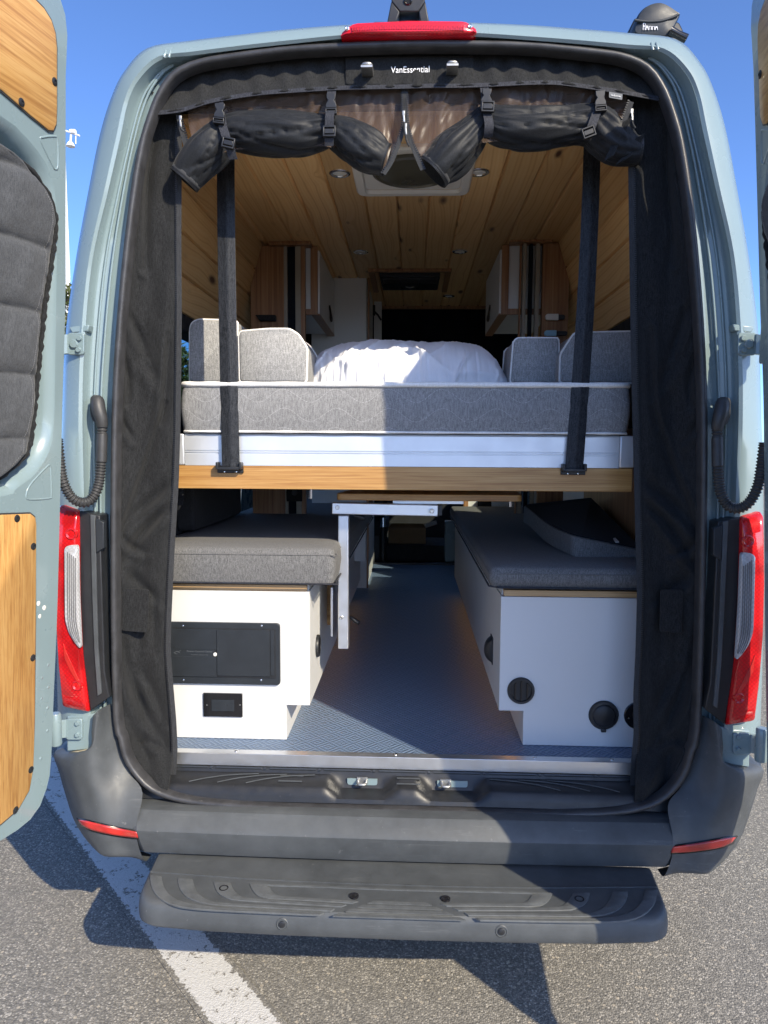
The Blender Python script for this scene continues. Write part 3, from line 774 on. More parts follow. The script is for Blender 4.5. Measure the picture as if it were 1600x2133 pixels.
def zs(pts, k=0.0006, d=0.0028):
    """zoomed photo coordinates (origin 300,1750, x2.857) laid on the top of the step"""
    out = []
    for x, y in pts:
        q = P(300 + x / 2.857, 1750 + y / 2.857, Z=0.4165)
        for _ in range(3): q = P(300 + x / 2.857, 1750 + y / 2.857, Z=SZ(q.x, q.y) + 0.0005)
        out.append(q)
    return out
bands = [
    ([(35, 212), (42, 270), (65, 320), (105, 358), (160, 385), (240, 405), (400, 420), (700, 435), (1040, 450)], [(105, 220), (115, 270), (150, 325), (210, 362), (300, 385), (420, 400), (720, 420), (1070, 438)]),
    ([(200, 230), (205, 270), (235, 325), (290, 360), (360, 380), (460, 392), (780, 409), (1110, 426)], [(290, 238), (305, 290), (340, 335), (400, 365), (480, 378), (800, 395), (1135, 412)]),
    ([(415, 250), (425, 290), (450, 325), (500, 350), (560, 362), (860, 382), (1170, 401)], [(515, 258), (535, 300), (575, 335), (640, 350), (920, 370), (1205, 388)]),
    ([(630, 262), (645, 300), (680, 335), (740, 352), (820, 356), (1030, 367), (1240, 379)], [(750, 285), (765, 310), (800, 332), (860, 340), (1060, 353), (1275, 368)])]
for o_, i_ in bands:
    a, b = smoothpath(zs(o_), 26), smoothpath(zs(i_), 26)
    for mir in (0, 1):
        aa, bb = (mirrored(a), mirrored(b)) if mir else (a, b)
        n_ = len(aa); m = MB()
        rings = [[p - Vector((0, 0, .002)), p + Vector((0, 0, .0016)), p.lerp(q, .06) + Vector((0, 0, .0026)), p.lerp(q, .94) + Vector((0, 0, .0026)), q + Vector((0, 0, .0016)), q - Vector((0, 0, .002))] for p, q in zip(aa, bb)]
        m.loft(rings, True, True).build('tread_pad', 'tread', STEP, smooth=30)
cb = [[(1330, 371), (1600, 387)], [(1265, 394), (1600, 411)], [(1200, 419), (1600, 437)], [(1125, 446), (1600, 466)]]
for k, (p0, p1) in enumerate(cb):
    a = zs([p0])[0]; wdt = 0.0052
    m = MB(); x0 = abs(a.x); y0 = a.y
    pts = [Vector((-x0, y0 - wdt, 0)), Vector((x0, y0 - wdt, 0)), Vector((x0 - 0.016, y0 + wdt, 0)), Vector((-x0 + 0.016, y0 + wdt, 0))]
    pts = [Vector((q.x, q.y - 0.008 * (1 - (q.x / 0.3) ** 2) + 0.008 * (1 - (x0 / 0.3) ** 2), 0)) for q in pts]
    m.prism([Vector((q.x, q.y, SZ(q.x, q.y) + 0.0024)) for q in pts], (0, 0, -0.004)).build('tread_pad', 'tread', STEP)
a = smoothpath(zs([(650, 268), (1000, 278), (1300, 290), (1590, 300)]), 14)
line = a + mirrored(a[:-1])[::-1]
MB().strip([q + Vector((0, 0, 0.0012)) for q in line], (0, 1, 0), 0.006, None, 0.003).build('tread_line', 'tread', STEP)
a = smoothpath(zs([(38, 190), (300, 208), (700, 235), (1200, 258), (1590, 270)]), 14)
line = a + mirrored(a[:-1])[::-1]
MB().strip([q + Vector((0, 0, 0.0010)) for q in line], (0, 1, 0), 0.0035, None, 0.003).build('tread_line', 'bumper', STEP)
for x, y in ((475, 290), (1250, 335)):
    q = zs([(x, y)])[0]
    for s in (1, -1):
        MB().lathe((q.x * s, q.y, q.z + 0.0012), (0, 0, 1), [(0.0125, -0.003), (0.0125, 0.002), (0.0105, 0.0028), (0.0085, 0.0012), (0.0, 0.0004)], 20).build('step_bolt', 'gloss', STEP, smooth=40)
for x in (-0.295, 0.255):
    yy = -0.2695 + 0.008 * (x / 0.6) ** 2
    c = Vector((x, yy, 0.384))
    se = MB().lathe(c, (0, -1, 0.1), [(0.016, -0.004), (0.0155, 0.0015), (0.0135, 0.003), (0.0125, 0.0012), (0.0, 0.0012)], 24).build('parking_sensor', 'bumper', STEP, smooth=40)
    MB().lathe(c, (0, -1, 0.1), [(0.0085, 0.0012), (0.0085, 0.004), (0.007, 0.0048), (0.0, 0.0048)], 20).build('sensor_eye', 'blackpl', se, smooth=40)

# ---------------- tail lamps with dark side trim
for mir in (0, 1):
    mm = (lambda p: mirrored(p)) if mir else (lambda p: p)
    hull = [(121, 1052), (163, 1064), (164, 1240), (169, 1350), (184, 1487), (131, 1476), (123, 1400), (117, 1300), (116, 1180)]
    pts = [P(x, y, Y=-0.022) for x, y in hull]
    m = MB(); ctr = sum(pts, Vector()) / len(pts)
    r0 = rounded(pts, 0.008, 3)
    rings = [[q + Vector((0, 0.10, 0)) for q in r0], [q + Vector((0, 0.012, 0)) for q in r0], [q.lerp(ctr, 0.03) + Vector((0, -0.002, 0)) for q in r0], [q.lerp(ctr, 0.16) + Vector((0, -0.010, 0)) for q in r0]]
    if mir: rings = [mirrored(r) for r in rings]
    tl = m.loft(rings, True, True).build('tail_lamp', 'red', VAN, smooth=50)
    cp = rounded(mm([P(x, y, Y=-0.034) for x, y in [(135, 1138), (162, 1133), (164, 1240), (169, 1352), (158, 1340), (144, 1318), (136, 1292)]]), 0.014, 4)
    ctr2 = sum(cp, Vector()) / len(cp)
    MB().loft([[q + Vector((0, 0.01, 0)) for q in cp], [q + Vector((0, -0.003, 0)) for q in cp], [q.lerp(ctr2, 0.12) + Vector((0, -0.007, 0)) for q in cp]], True, True).build('clear_lens', 'clear', tl, smooth=40)
    rf_ = MB()
    for k in range(5):
        x0 = 141 + k * 4
        rf_.tube(smoothpath(mm([P(x0, 1150 + k * 3, Y=-0.042), P(x0, 1230, Y=-0.042), P(x0 + 1, 1290, Y=-0.042), P(x0 + 6, 1318, Y=-0.041), P(min(166, x0 + 16), 1338, Y=-0.040)]), 16), 0.0014, 6)
    rf_.build('lens_rib', 'lensrib', tl, smooth=60)
    for x, y, r in ((150, 1112, 0.017), (163, 1427, 0.016)):
        q = mm([P(x, y, Y=-0.028)])[0]
        MB().lathe(q, (0, -1, 0), [(r, -0.004), (r, 0.004), (r * 0.8, 0.008), (r * 0.55, 0.004), (0.001, 0.005)], 20).build('bulb_socket', 'red', tl, smooth=40)
    gl = mm([P(x, y, Y=-0.030) for x, y in [(133, 1340), (140, 1360), (158, 1400), (170, 1425), (168, 1430), (150, 1400), (136, 1372)]])
    MB().prism(gl, (0, -0.004, 0)).build('light_guide', 'redrefl', tl)
    # trim between lamp and opening
    tp = [(165, 1064), (208, 1074), (213, 1240), (218, 1400), (228, 1452), (188, 1482), (173, 1370), (167, 1240)]
    pts = mm([P(x, y, Y=-0.012) for x, y in tp])
    lt = MB().prism(pts, (0, 0.06, 0)).build('lamp_trim', 'blackpl', VAN, bevel=0.003)
    rp = mm([P(x, y, Y=-0.018) for x, y in [(188, 1072), (198, 1074), (201, 1240), (204, 1350), (211, 1445), (203, 1450), (196, 1350), (192, 1240)]])
    MB().prism(rp, (0, 0.012, 0)).build('trim_rib', 'bumper', lt, bevel=0.001)
    bp = mm([P(x, y, Y=-0.020) for x, y in [(199, 1080), (216, 1088), (216, 1142), (200, 1152)]])
    MB().prism(bp, (0, 0.02, 0)).build('trim_block', 'panelpl', lt, bevel=0.002)

# ---------------- hinges on the pillars
for mir in (0, 1):
    mm = (lambda p: mirrored(p)) if mir else (lambda p: p)
    for yc, h in ((717, 46), (1517, 44)):
        lo = yc > 1000
        x0, x1 = (140, 174) if lo else (143, 178)
        plate = rounded(mm([P(x0, yc - h / 2, Y=-0.005), P(x1, yc - h / 2, Y=-0.005), P(x1, yc + h / 2, Y=-0.005), P(x0, yc + h / 2, Y=-0.005)]), 0.010, 4)
        hg = MB().prism(plate, (0, -0.009, 0)).build('door_hinge', 'paint', VAN, bevel=0.002)
        bs = [(162, yc - 11), (162, yc + 13)] if lo else [(166, yc - 12), (164, yc + 12), (155, yc)]
        for k, (x, y) in enumerate(bs):
            r = 0.0075 if k < 2 else 0.012
            c = mm([P(x, y, Y=-0.014)])[0]
            MB().lathe(c, (0, -1, 0), [(r, 0), (r, 0.004), (r * 0.8, 0.007), (0.0, 0.007)], 6 if lo else 14).build('hinge_bolt', 'paint', hg, smooth=30)
        a = mm([P(x0, yc, Y=-0.012), P(x0 - 20, yc + 2, Y=-0.03), P(x0 - 30, yc + 2, Y=-0.06)])
        rings = [[q + Vector((0, -0.006, -0.026)), q + Vector((0, 0.006, -0.026)), q + Vector((0, 0.006, 0.026)), q + Vector((0, -0.006, 0.026))] for q in smoothpath(a, 8)]
        MB().loft(rings, True, True).build('hinge_arm', 'paint', hg, bevel=0.002)
        c = mm([P(x0 - 24, yc + 2, Y=-0.055)])[0]
        MB().lathe(c, (0, 0, 1), [(0.0, -0.046), (0.014, -0.046), (0.016, -0.042), (0.016, 0.042), (0.014, 0.046), (0.0, 0.046)], 18).build('hinge_knuckle', 'paint', hg, smooth=40)
    # painted pocket behind the lower hinge
    pp = mm([P(x, y, Y=-0.004) for x, y in [(139, 1492), (182, 1490), (198, 1486), (197, 1560), (139, 1566)]])
    MB().prism(pp, (0, 0.05, 0)).build('hinge_pocket', 'paint', VAN, bevel=0.004)
    # ledge above the upper hinge
    lp_ = mm([P(x, y, Y=-0.004) for x, y in [(143, 681), (186, 676), (183, 690), (150, 694)]])
    MB().prism(lp_, (0, 0.03, 0)).build('pillar_ledge', 'paint', VAN, bevel=0.003)

# ---------------- wiring conduits between door and pillar
for mir in (0, 1):
    mm = (lambda p: mirrored(p)) if mir else (lambda p: p)
    path = mm([P(213, 880, Y=0.005), P(212, 925, Y=0.0), P(210, 975, Y=-0.005), P(204, 1015, Y=-0.015), P(188, 1042, Y=-0.03), P(166, 1046, Y=-0.05), P(146, 1032, Y=-0.065), P(131, 1000, Y=-0.075), P(124, 955, Y=-0.075), P(120, 915, Y=-0.07)])
    pt = smoothpath(path, 420)
    radii = []
    for i in range(420):
        s = i / 419
        smooth_part = 0.085 < s < 0.25
        radii.append(0.0148 if smooth_part else 0.0128 + 0.0018 * math.sin(i * 0.8))
    hz = MB().tube(pt, 0.014, 16, True, radii=radii).build('wiring_conduit', 'hose', VAN, smooth=80)
    bt = mm([P(203, 826, Y=0.012), P(205, 850, Y=0.002), P(211, 872, Y=0.0), P(213, 888, Y=0.003)])
    MB().tube(smoothpath(bt, 14), 0.016, 16, True, radii=[0.010, 0.015, 0.0175, 0.0185, 0.019, 0.019, 0.0188, 0.0185, 0.018, 0.0172, 0.0165, 0.016, 0.0155, 0.015]).build('conduit_boot', 'hose', hz, smooth=80)
    fl = rounded(mm([P(190, 826, Y=0.018), P(205, 821, Y=0.018), P(215, 840, Y=0.018), P(214, 880, Y=0.018), P(196, 880, Y=0.018), P(190, 862, Y=0.018)]), 0.012, 4)
    MB().prism(fl, (0, -0.008, 0)).build('conduit_flange', 'hose', hz, bevel=0.002)

# ---------------- high brake lamp and camera mount
bl = [(710, 75), (713, 68), (727, 55), (738, 52), (852, 46), (968, 48), (978, 50), (991, 60), (993, 68), (986, 72), (852, 75)]
pts = [P(x, y, Y=-0.012) for x, y in bl]
ctr = sum(pts, Vector()) / len(pts)
BR = MB().loft([[q + Vector((0, 0.04, 0)) for q in pts], pts, [q.lerp(ctr, 0.06) + Vector((0, -0.008, 0)) for q in pts], [q.lerp(ctr, 0.3) + Vector((0, -0.012, 0)) for q in pts]], True, True).build('brake_lamp', 'redbar', VAN, smooth=40)
le = MB()
for k in range(46):
    x = 735 + k * 5.1; y = 60.0 - 3.5 * (1 - ((x - 852) / 118) ** 2)
    q = P(x, y, Y=-0.023); le.box(q - Vector((0.0016, 0.003, 0.006)), q + Vector((0.0016, 0.003, 0.006)))
le.build('lens_rib', 'red', BR)
for x, y in ((723, 60), (979, 56)):
    MB().lathe(P(x, y, Y=-0.020), (0, -1, 0), [(0.006, 0), (0.006, 0.003), (0.003, 0.005), (0, 0.004)], 14).build('screw', 'chrome', BR, smooth=40)
gp = [P(712, 76, Y=0.0), P(986, 73, Y=0.0), P(984, 82, Y=0.02), P(714, 84, Y=0.02)]
MB().prism(gp, (0, 0.02, 0)).build('lamp_gasket', 'blackpl', BR)
pb = [(773, 50), (780, 46), (925, 45), (928, 48), (852, 46)]
CM = MB()
fr = [P(x, y, Y=0.01) for x, y in [(806, 48), (815, 2), (820, -30), (880, -30), (886, 2), (895, 48), (876, 48), (872, 24), (833, 24), (825, 48)]]
# one frame: two legs and a bridge, extruded forward
CM.prism([fr[0], fr[1], fr[8], fr[9]], (0, 0.05, 0)); CM.prism([fr[5 - 1], fr[5], fr[6], fr[7]], (0, 0.05, 0)); CM.prism([fr[1], fr[2], fr[3], fr[4], fr[7], fr[8]], (0, 0.05, 0))
CMO = CM.build('camera_mount', 'blackpl', VAN, bevel=0.003)
MB().prism([P(775, 49, Y=0.0), P(780, 45, Y=0.0), P(924, 44, Y=0.0), P(927, 47, Y=0.0)], (0, 0.08, 0)).build('mount_base', 'blackpl', CMO, bevel=0.002)
MB().lathe(P(850, 2, Y=0.010), (0, -1, -0.3), [(0.011, -0.004), (0.011, 0.004), (0.008, 0.006), (0.006, 0.003), (0, 0.003)], 20).build('camera_lens', 'gloss', CMO, smooth=40)
# upper latch strikers poking through the screen flap
for x, y in ((765, 143), (942, 140)):
    c = P(x, y, Y=0.014)
    us = MB().tube(rounded([c + Vector((-0.011, 0.03, 0.004)), c + Vector((-0.011, -0.012, 0.006)), c + Vector((0.011, -0.012, 0.006)), c + Vector((0.011, 0.03, 0.004))], [0, 0.009, 0.009, 0]), 0.0045, 10)
    us.obox(c + Vector((0, 0.0, -0.006)), (1, 0, 0), (0, 1, 0), (0, 0, 1), (0.030, 0.05, 0.005))
    us.build('door_striker', 'steel', VAN, smooth=50)
# roof corner window frames / inside pillar rail above the opening
# ================================================================== rear doors
ESL = 0.049
DY0 = -0.08
def xedge(z): return 0.858 + ESL * (2.67 - z)
def lean(z): return 0.085 * max(0.0, (z - 1.60) / 1.09) ** 1.35
class DoorFrame:
    def __init__(self, s, beta):
        self.s = s; b = math.radians(beta)
        self.d = Vector((s * math.sin(b), -math.cos(b), 0)); self.e = Vector((-s * ESL, 0, 1))
        self.o = Vector((s * (xedge(0) + (0.012 if s > 0 else 0)), DY0, 0))
        n = self.d.cross(self.e).normalized()
        if n.x * s > 0: n = -n
        self.n = n
    def at(self, u, z, h=0.0): return self.o + self.d * u + self.e * z + self.n * (h + lean(z))
    def uz(self, px, py, h=0.0):
        r = P(px, py, Y=10) - CAM; z = 1.5
        for _ in range(12):
            o = self.o + self.n * (h + lean(z))
            t = (o - CAM).dot(self.n) / r.dot(self.n)
            q = CAM + r * t - o
            z = q.z; u = (q - self.e * z).dot(self.d)
        return (u, z)
DL = DoorFrame(-1, 12.0); DR = DoorFrame(1, -2.0)
U = lambda pts, h=0.0: [DL.uz(x, y, h) for x, y in pts]
EDGE_BOT = U([(112, 1450), (106, 1590), (99, 1635), (84, 1678), (55, 1715), (0, 1752)])
UFREE = 0.70
zb = EDGE_BOT[-1][1]
EDGE_UP = [(max(0.0, u), z) for u, z in U([(136, 30), (137, 160), (137, 300), (137, 470), (136, 640), (130, 850), (120, 1250)])]
OUTLINE = EDGE_UP + EDGE_BOT + [(0.30, zb + 0.006), (UFREE - 0.03, zb + 0.012), (UFREE, zb + 0.04), (UFREE, 2.575), (UFREE - 0.03, 2.612), (0.45, 2.645), (0.30, 2.672), (0.215, 2.684)]
CREASE = U([(0, 240), (43, 274), (87, 326), (108, 371), (118, 437), (118, 560), (116, 700), (114, 830), (112, 890), (104, 937), (76, 985), (36, 1016), (0, 1035)])
CREASE = CREASE + [(UFREE - 0.09, CREASE[-1][1] - 0.01), (UFREE - 0.05, CREASE[-1][1] + 0.05), (UFREE - 0.05, CREASE[0][1] - 0.02), (UFREE - 0.09, CREASE[0][1] + 0.02)]
PAN_LO = U([(0, 1072), (60, 1070), (70, 1078), (72, 1092), (71, 1300), (69, 1500), (66, 1600), (58, 1645), (35, 1685), (0, 1715)])
PAN_LO = PAN_LO + [(UFREE - 0.08, PAN_LO[-1][1]), (UFREE - 0.06, PAN_LO[-1][1] + 0.03), (UFREE - 0.06, PAN_LO[0][1] - 0.03), (UFREE - 0.08, PAN_LO[0][1])]
PAN_UP = U([(0, 188), (60, 240), (98, 271), (108, 272), (114, 258), (115, 225), (115, 100), (112, 70), (103, 42), (88, 18), (70, 0)])
PAN_UP = PAN_UP + [(PAN_UP[-1][0] + 0.06, 2.62), (UFREE - 0.06, 2.555), (UFREE - 0.06, PAN_UP[0][1] + 0.02)]
QE0 = sorted([(z, u) for u, z in U([(0, 303), (35, 325), (62, 348), (88, 378), (106, 408), (118, 440), (121, 470), (115, 512), (106, 570), (96, 630), (87, 720), (80, 790), (75, 850), (69, 915), (60, 945), (42, 968), (0, 996)], 0.006)])
QE = [(z, sum(QE0[max(0, min(len(QE0) - 1, i + k))][1] * w_ for k, w_ in ((-1, .25), (0, .5), (1, .25)))) if 0 < i < len(QE0) - 1 else (z, u) for i, (z, u) in enumerate(QE0)]
def qedge(z):
    for (z0, u0), (z1, u1) in zip(QE, QE[1:]):
        if z0 <= z <= z1: return u0 + (u1 - u0) * (z - z0) / max(1e-6, z1 - z0)
    return QE[0][1] if z < QE[0][0] else QE[-1][1]
SCREWS = U([(34, 1080), (68, 1138), (67, 1370), (63, 1603), (31, 1687), (112, 170), (43, 213)], 0.004)
SCREWS += [(UFREE - 0.075, z) for z in (0.75, 1.05, 1.35, 2.35, 2.5)]
PRESS = [U([(85, 293), (90, 286), (112, 284), (120, 291), (121, 345), (115, 352), (110, 345)]), U([(55, 1030), (64, 1009), (94, 976), (103, 969), (106, 978), (107, 1030), (102, 1038), (60, 1040)])]

def build_door(F, label_open):
    fin = [F.at(u, z) for u, z in OUTLINE]
    fin = smoothpath(fin, 120, True)
    door = None
    hole = smoothpath([F.at(u, z) for u, z in CREASE], 90, True)
    # inner skin with a hole for the window bay
    bm = bmesh.new()
    v1 = [bm.verts.new(q) for q in fin]; v2 = [bm.verts.new(q) for q in hole]
    ed = [bm.edges.new((v1[i], v1[(i + 1) % len(v1)])) for i in range(len(v1))] + [bm.edges.new((v2[i], v2[(i + 1) % len(v2)])) for i in range(len(v2))]
    bmesh.ops.triangle_fill(bm, edges=ed, use_beauty=True, use_dissolve=False)
    bm.verts.ensure_lookup_table(); bm.verts.index_update()
    m = MB(); m.v = [v.co.copy() for v in bm.verts]; m.f = [tuple(v.index for v in f.verts) for f in bm.faces]; bm.free()
    c0 = sum(fin, Vector()) / len(fin)
    def ring(pts, k, h, c=None):
        c = c or c0
        return [q + (c - q).normalized() * k + F.n * h for q in pts]
    m.loft([fin, ring(fin, -0.005, -0.006), ring(fin, -0.006, -0.018), ring(fin, -0.006, -0.044), ring(fin, 0.028, -0.055)], True, False)
    back = ring(fin, 0.028, -0.055); m.add(back, [tuple(range(len(back)))])
    c1 = sum(hole, Vector()) / len(hole)
    m.loft([hole, ring(hole, 0.010, -0.004, c1), ring(hole, 0.026, -0.022, c1), ring(hole, 0.034, -0.040, c1)], True, False)
    wb = ring(hole, 0.034, -0.040, c1); m.add(wb, [tuple(range(len(wb)))])
    door = m.build('rear_door', 'paint', VAN, smooth=38)
    # weather strip round the door, screws, panels
    for name, pl_, mat in (('bamboo_panel', PAN_LO, 'bamboo_z'), ('bamboo_panel', PAN_UP, 'bamboo_d')):
        pts = [F.at(u, z, 0.0005) for u, z in pl_]
        c = sum(pts, Vector()) / len(pts)
        po = MB().loft([pts, [q + F.n * 0.0045 for q in pts], [q + (c - q).normalized() * 0.003 + F.n * 0.0060 for q in pts]], True, True).build(name, mat, door, smooth=40)
        gk = [q - (c - q).normalized() * 0.004 for q in pts]
        MB().loft([gk, [q + F.n * 0.003 for q in gk]], True, True).build('panel_gasket', 'rubber', door)
    for u, z in SCREWS:
        MB().lathe(F.at(u, z, 0.006), F.n, [(0.0095, 0), (0.009, 0.0016), (0.006, 0.003), (0.0035, 0.0032), (0.003, 0.0014), (0.0, 0.0014)], 16).build('panel_screw', 'blackpl', door, smooth=40)
    for pr in PRESS:
        lp_ = smoothpath([F.at(u, z, -0.001) for u, z in pr], 50, True)
        rings = MB().tube(lp_ + lp_[:2], 0.003, 8, False)
        rings.build('door_pressing', 'paint', door, smooth=80)
    for u, z in U([(80, 1257), (92, 1266), (82, 1284)]):
        MB().lathe(F.at(u, z), F.n, [(0.0065, 0), (0.0065, 0.0008), (0.004, 0.0016), (0, 0.0016)], 14).build('rubber_plug', 'vent', door, smooth=40)
    for u, z in U([(100, 1385), (87, 1412), (100, 1432), (86, 1455), (99, 1475), (99, 1522), (85, 1580)]):
        MB().lathe(F.at(u, z), F.n, [(0.005, 0), (0.004, 0.0012), (0, 0.0016)], 12).build('weld_dimple', 'paint', door, smooth=60)
    return door
M['bamboo_d'] = mat_bamboo('bamboo_lengthwise_door', (70, 2.2, 70), (0, 0, math.radians(12)))
build_door(DL, ''); build_door(DR, '')

M['zipgrey'] = simple('grey_thread', (0.22, 0.22, 0.22), 0.8)
def quilt_cover(F, label):
    zt, z0 = QE[-1][0], QE[0][0]
    t = thing('window_cover', label, 'window cover', F.at(0.4, z0))
    nz, nu = 150, 60
    seams = [z0 + 0.075 + 0.155 * k for k in range(6)]
    def hgt(u, z, e):
        ds = min(abs(z - (q + 0.02 * math.sin(6 * u) - 0.10 * (u - 0.2))) for q in seams)
        h = 0.008 + 0.015 * (1 - math.exp(-ds / 0.016))
        h *= sm(0, 0.03, u - e) * 0.8 + 0.2
        h += 0.006 * fbm(u * 11, z * 9, 3.3) + 0.004 * abs(fbm(u * 30 + z * 12, z * 26 - u * 8, 8.1)) * math.exp(-((u - e - 0.02) / 0.03) ** 2)
        return h - 0.006
    def fn(a, b):
        z = z0 + (zt - z0) * a; e = qedge(z); u = e + (UFREE - 0.075 - e) * (b ** 1.5)
        return F.at(u, z, hgt(u, z, e))
    MB().grid(fn, nz, nu).build('quilted_panel', 'quilt', t, smooth=180, solid=0.004)
    edge = [F.at(qedge(z0 + (zt - z0) * k / 90) - 0.002, z0 + (zt - z0) * k / 90, 0.001 + 0.0015 * math.sin(k * 1.3)) for k in range(91)]
    MB().tube(edge, 0.007, 8, True, radii=[0.0065 + 0.0016 * math.sin(k * 2.1) for k in range(91)]).build('edge_binding', 'nylon', t, smooth=80)
    st = MB()
    for k in range(150):
        z = z0 + 0.03 + (zt - z0 - 0.08) * k / 150; u = qedge(z) + 0.033
        if u > 0.5: continue
        c = F.at(u, z, hgt(u, z, qedge(z)) + 0.003); st.obox(c, F.d, F.e.normalized(), F.n, (0.0009, 0.003, 0.0006))
    s = st.build('stitching', 'zipgrey', t); s['kind'] = 'stuff'
quilt_cover(DL, 'charcoal quilted window cover on the open door lit by the sun')
quilt_cover(DR, 'charcoal quilted window cover on the shaded open door at the edge of the picture')

# ================================================================== interior lining
def rect(x0, y0, x1, y1, Y):
    a, b = P(x0, y1, Y=Y), P(x1, y0, Y=Y)
    return a, b
def slab(m, x0, y0, x1, y1, Y, d):
    a, b = rect(x0, y0, x1, y1, Y); return m.box((a.x, Y, a.z), (b.x, Y + d, b.z))
CZ = 2.505
def plank_mesh(w, l, t):
    me = bpy.data.meshes.new('plank'); b = 0.006
    xs = [(-w / 2, 0.010), (-w / 2 + b, 0.0), (w / 2 - b, 0.0), (w / 2, 0.010), (w / 2, t), (-w / 2, t)]
    vs = [(x, y, z) for y in (0, l) for x, z in xs]
    fs = [(i, (i + 1) % 6, 6 + (i + 1) % 6, 6 + i) for i in range(6)] + [tuple(range(5, -1, -1)), tuple(range(6, 12))]
    me.from_pydata(vs, [], fs); me.materials.append(M['pine']); me.update()
    return me
pm = plank_mesh(0.1195, 2.66, 0.012)
CEIL = MB().box((-0.70, 0.12, CZ + 0.012), (0.70, 2.78, CZ + 0.03)).build('ceiling', 'dark', VAN)
for k in range(-4, 8):
    o = bpy.data.objects.new('plank', pm); COL.objects.link(o); o.parent = CEIL
    o.location = (-0.165 + 0.12 * k - 0.06 + 0.002, 0.12, CZ)
for s in (-1, 1):
    top = Vector((s * 0.664, 0, CZ)); bot = Vector((s * 0.80, 0, 2.055))
    dv = (bot - top); L = dv.length; dv.normalize(); wd = L / 4
    pmw = plank_mesh(wd - 0.001, 2.66, 0.012)
    WL = MB().add([top + Vector((s * .02, .12, 0)), top + Vector((s * .02, 2.78, 0)), bot + Vector((s * .02, 2.78, 0)), bot + Vector((s * .02, .12, 0))], [(0, 1, 2, 3)]).build('side_wall', 'dark', VAN, solid=0.004)
    nrm = Vector((dv.z, 0, -dv.x)); nrm = nrm if nrm.x * s > 0 else -nrm       # outward
    yv = Vector((0, 1, 0))
    for k in range(4):
        o = bpy.data.objects.new('plank', pmw); COL.objects.link(o); o.parent = WL
        c = top + dv * (wd * (k + 0.5))
        xa = yv.cross(nrm)
        o.matrix_local = Matrix(((xa.x, 0, nrm.x, c.x), (xa.y, 1, nrm.y, 0.12), (xa.z, 0, nrm.z, c.z), (0, 0, 0, 1)))
    # trim between boards and window, window surround, lower lining
    MB().prism([Vector((s * 0.798, 0.13, 2.055)), Vector((s * 0.80, 0.13, 2.00)), Vector((s * 0.86, 0.13, 1.99)), Vector((s * 0.86, 0.13, 2.06))], (0, 2.6, 0)).build('window_trim', 'dark', VAN)
    MB().box((s * 0.845, 0.13, 1.64), (s * 0.90, 1.41, 1.70)).build('window_trim', 'dark', VAN)
    MB().box((s * 0.845, 1.22, 1.70), (s * 0.90, 1.42, 2.06)).build('window_trim', 'dark', VAN)
    MB().box((s * 0.845, 0.13, 1.70), (s * 0.90, 0.40, 2.06)).build('window_trim', 'dark', VAN)
    MB().box((s * 0.825, 0.16, 0.648), (s * 0.845, 1.40, 1.66)).build('wall_panel', 'felt' if s < 0 else 'fir_z', VAN)
    MB().box((s * 0.825, 1.401, 0.648), (s * 0.845, 2.78, 1.2 if s < 0 else 1.66)).build('wall_panel', 'white', VAN)
# sun blind behind the other window
MB().box((0.862, 0.40, 1.69), (0.868, 1.27, 2.07)).build('window_blind', 'dark', VAN)
# cab zone
MB().box((-0.70, 2.765, CZ - 0.018), (0.70, 2.785, CZ + 0.03)).build('ceiling_trim', 'fir_z', VAN)
MB().box((-0.95, 3.74, 0.60), (0.95, 3.80, 0.66)).build('cab_step', 'blackpl', VAN)
MB().box((-0.95, 3.80, 0.55), (0.95, 5.28, 0.62)).build('cab_floor', 'dark', VAN)

def ceiling_light(x, y, label):
    t = thing('ceiling_light', label, 'ceiling light', (x, y, CZ), 'round ceiling lights')
    MB().lathe((x, y, CZ), (0, 0, -1), [(0.036, -0.004), (0.036, 0.003), (0.032, 0.0055), (0.025, 0.005), (0.023, 0.001), (0.0, 0.001)], 32).build('bezel', 'chrome', t, smooth=40)
    MB().lathe((x, y, CZ - 0.001), (0, 0, -1), [(0.023, 0), (0.020, 0.002), (0.0, 0.003)], 24).build('lens', 'vent', t, smooth=60)
ceiling_light(-0.231, 0.525, 'round chrome ceiling light beside the white roof vent, above the sunlit bolsters')
ceiling_light(0.235, 0.526, 'round chrome ceiling light beside the white roof vent, on the shaded half')
ceiling_light(-0.229, 1.482, 'round ceiling light above the tall white cabinet, short of the air vent')
ceiling_light(0.235, 1.482, 'round ceiling light halfway along, just short of the black air vent')
ceiling_light(0.233, 2.455, 'farthest round ceiling light, beyond the black air vent')

# roof vent
vx0, vx1, vy0, vy1 = -0.185, 0.215, 0.30, 0.71
RV = thing('roof_vent', 'white square roof vent fan in the pine ceiling', 'roof vent', (0.015, 0.5, CZ))
def rr(x0, y0, x1, y1, z, r): return rounded([Vector((x0, y0, z)), Vector((x1, y0, z)), Vector((x1, y1, z)), Vector((x0, y1, z))], r, 6)
MB().loft([rr(vx0, vy0, vx1, vy1, CZ, .04), rr(vx0, vy0, vx1, vy1, CZ - .010, .04), rr(vx0 + .006, vy0 + .006, vx1 - .006, vy1 - .006, CZ - .016, .036), rr(vx0 + .03, vy0 + .03, vx1 - .03, vy1 - .03, CZ - .016, .025),
           rr(vx0 + .034, vy0 + .034, vx1 - .034, vy1 - .034, CZ - .004, .025)], True, False).build('vent_frame', 'vent', RV, smooth=40)
MB().loft([rr(vx0 + .034, vy0 + .034, vx1 - .034, vy1 - .034, CZ - .003, .025), rr(vx0 + .05, vy0 + .05, vx1 - .05, vy1 - .05, CZ - .002, .025)], True, True).build('vent_screen', 'vent', RV)
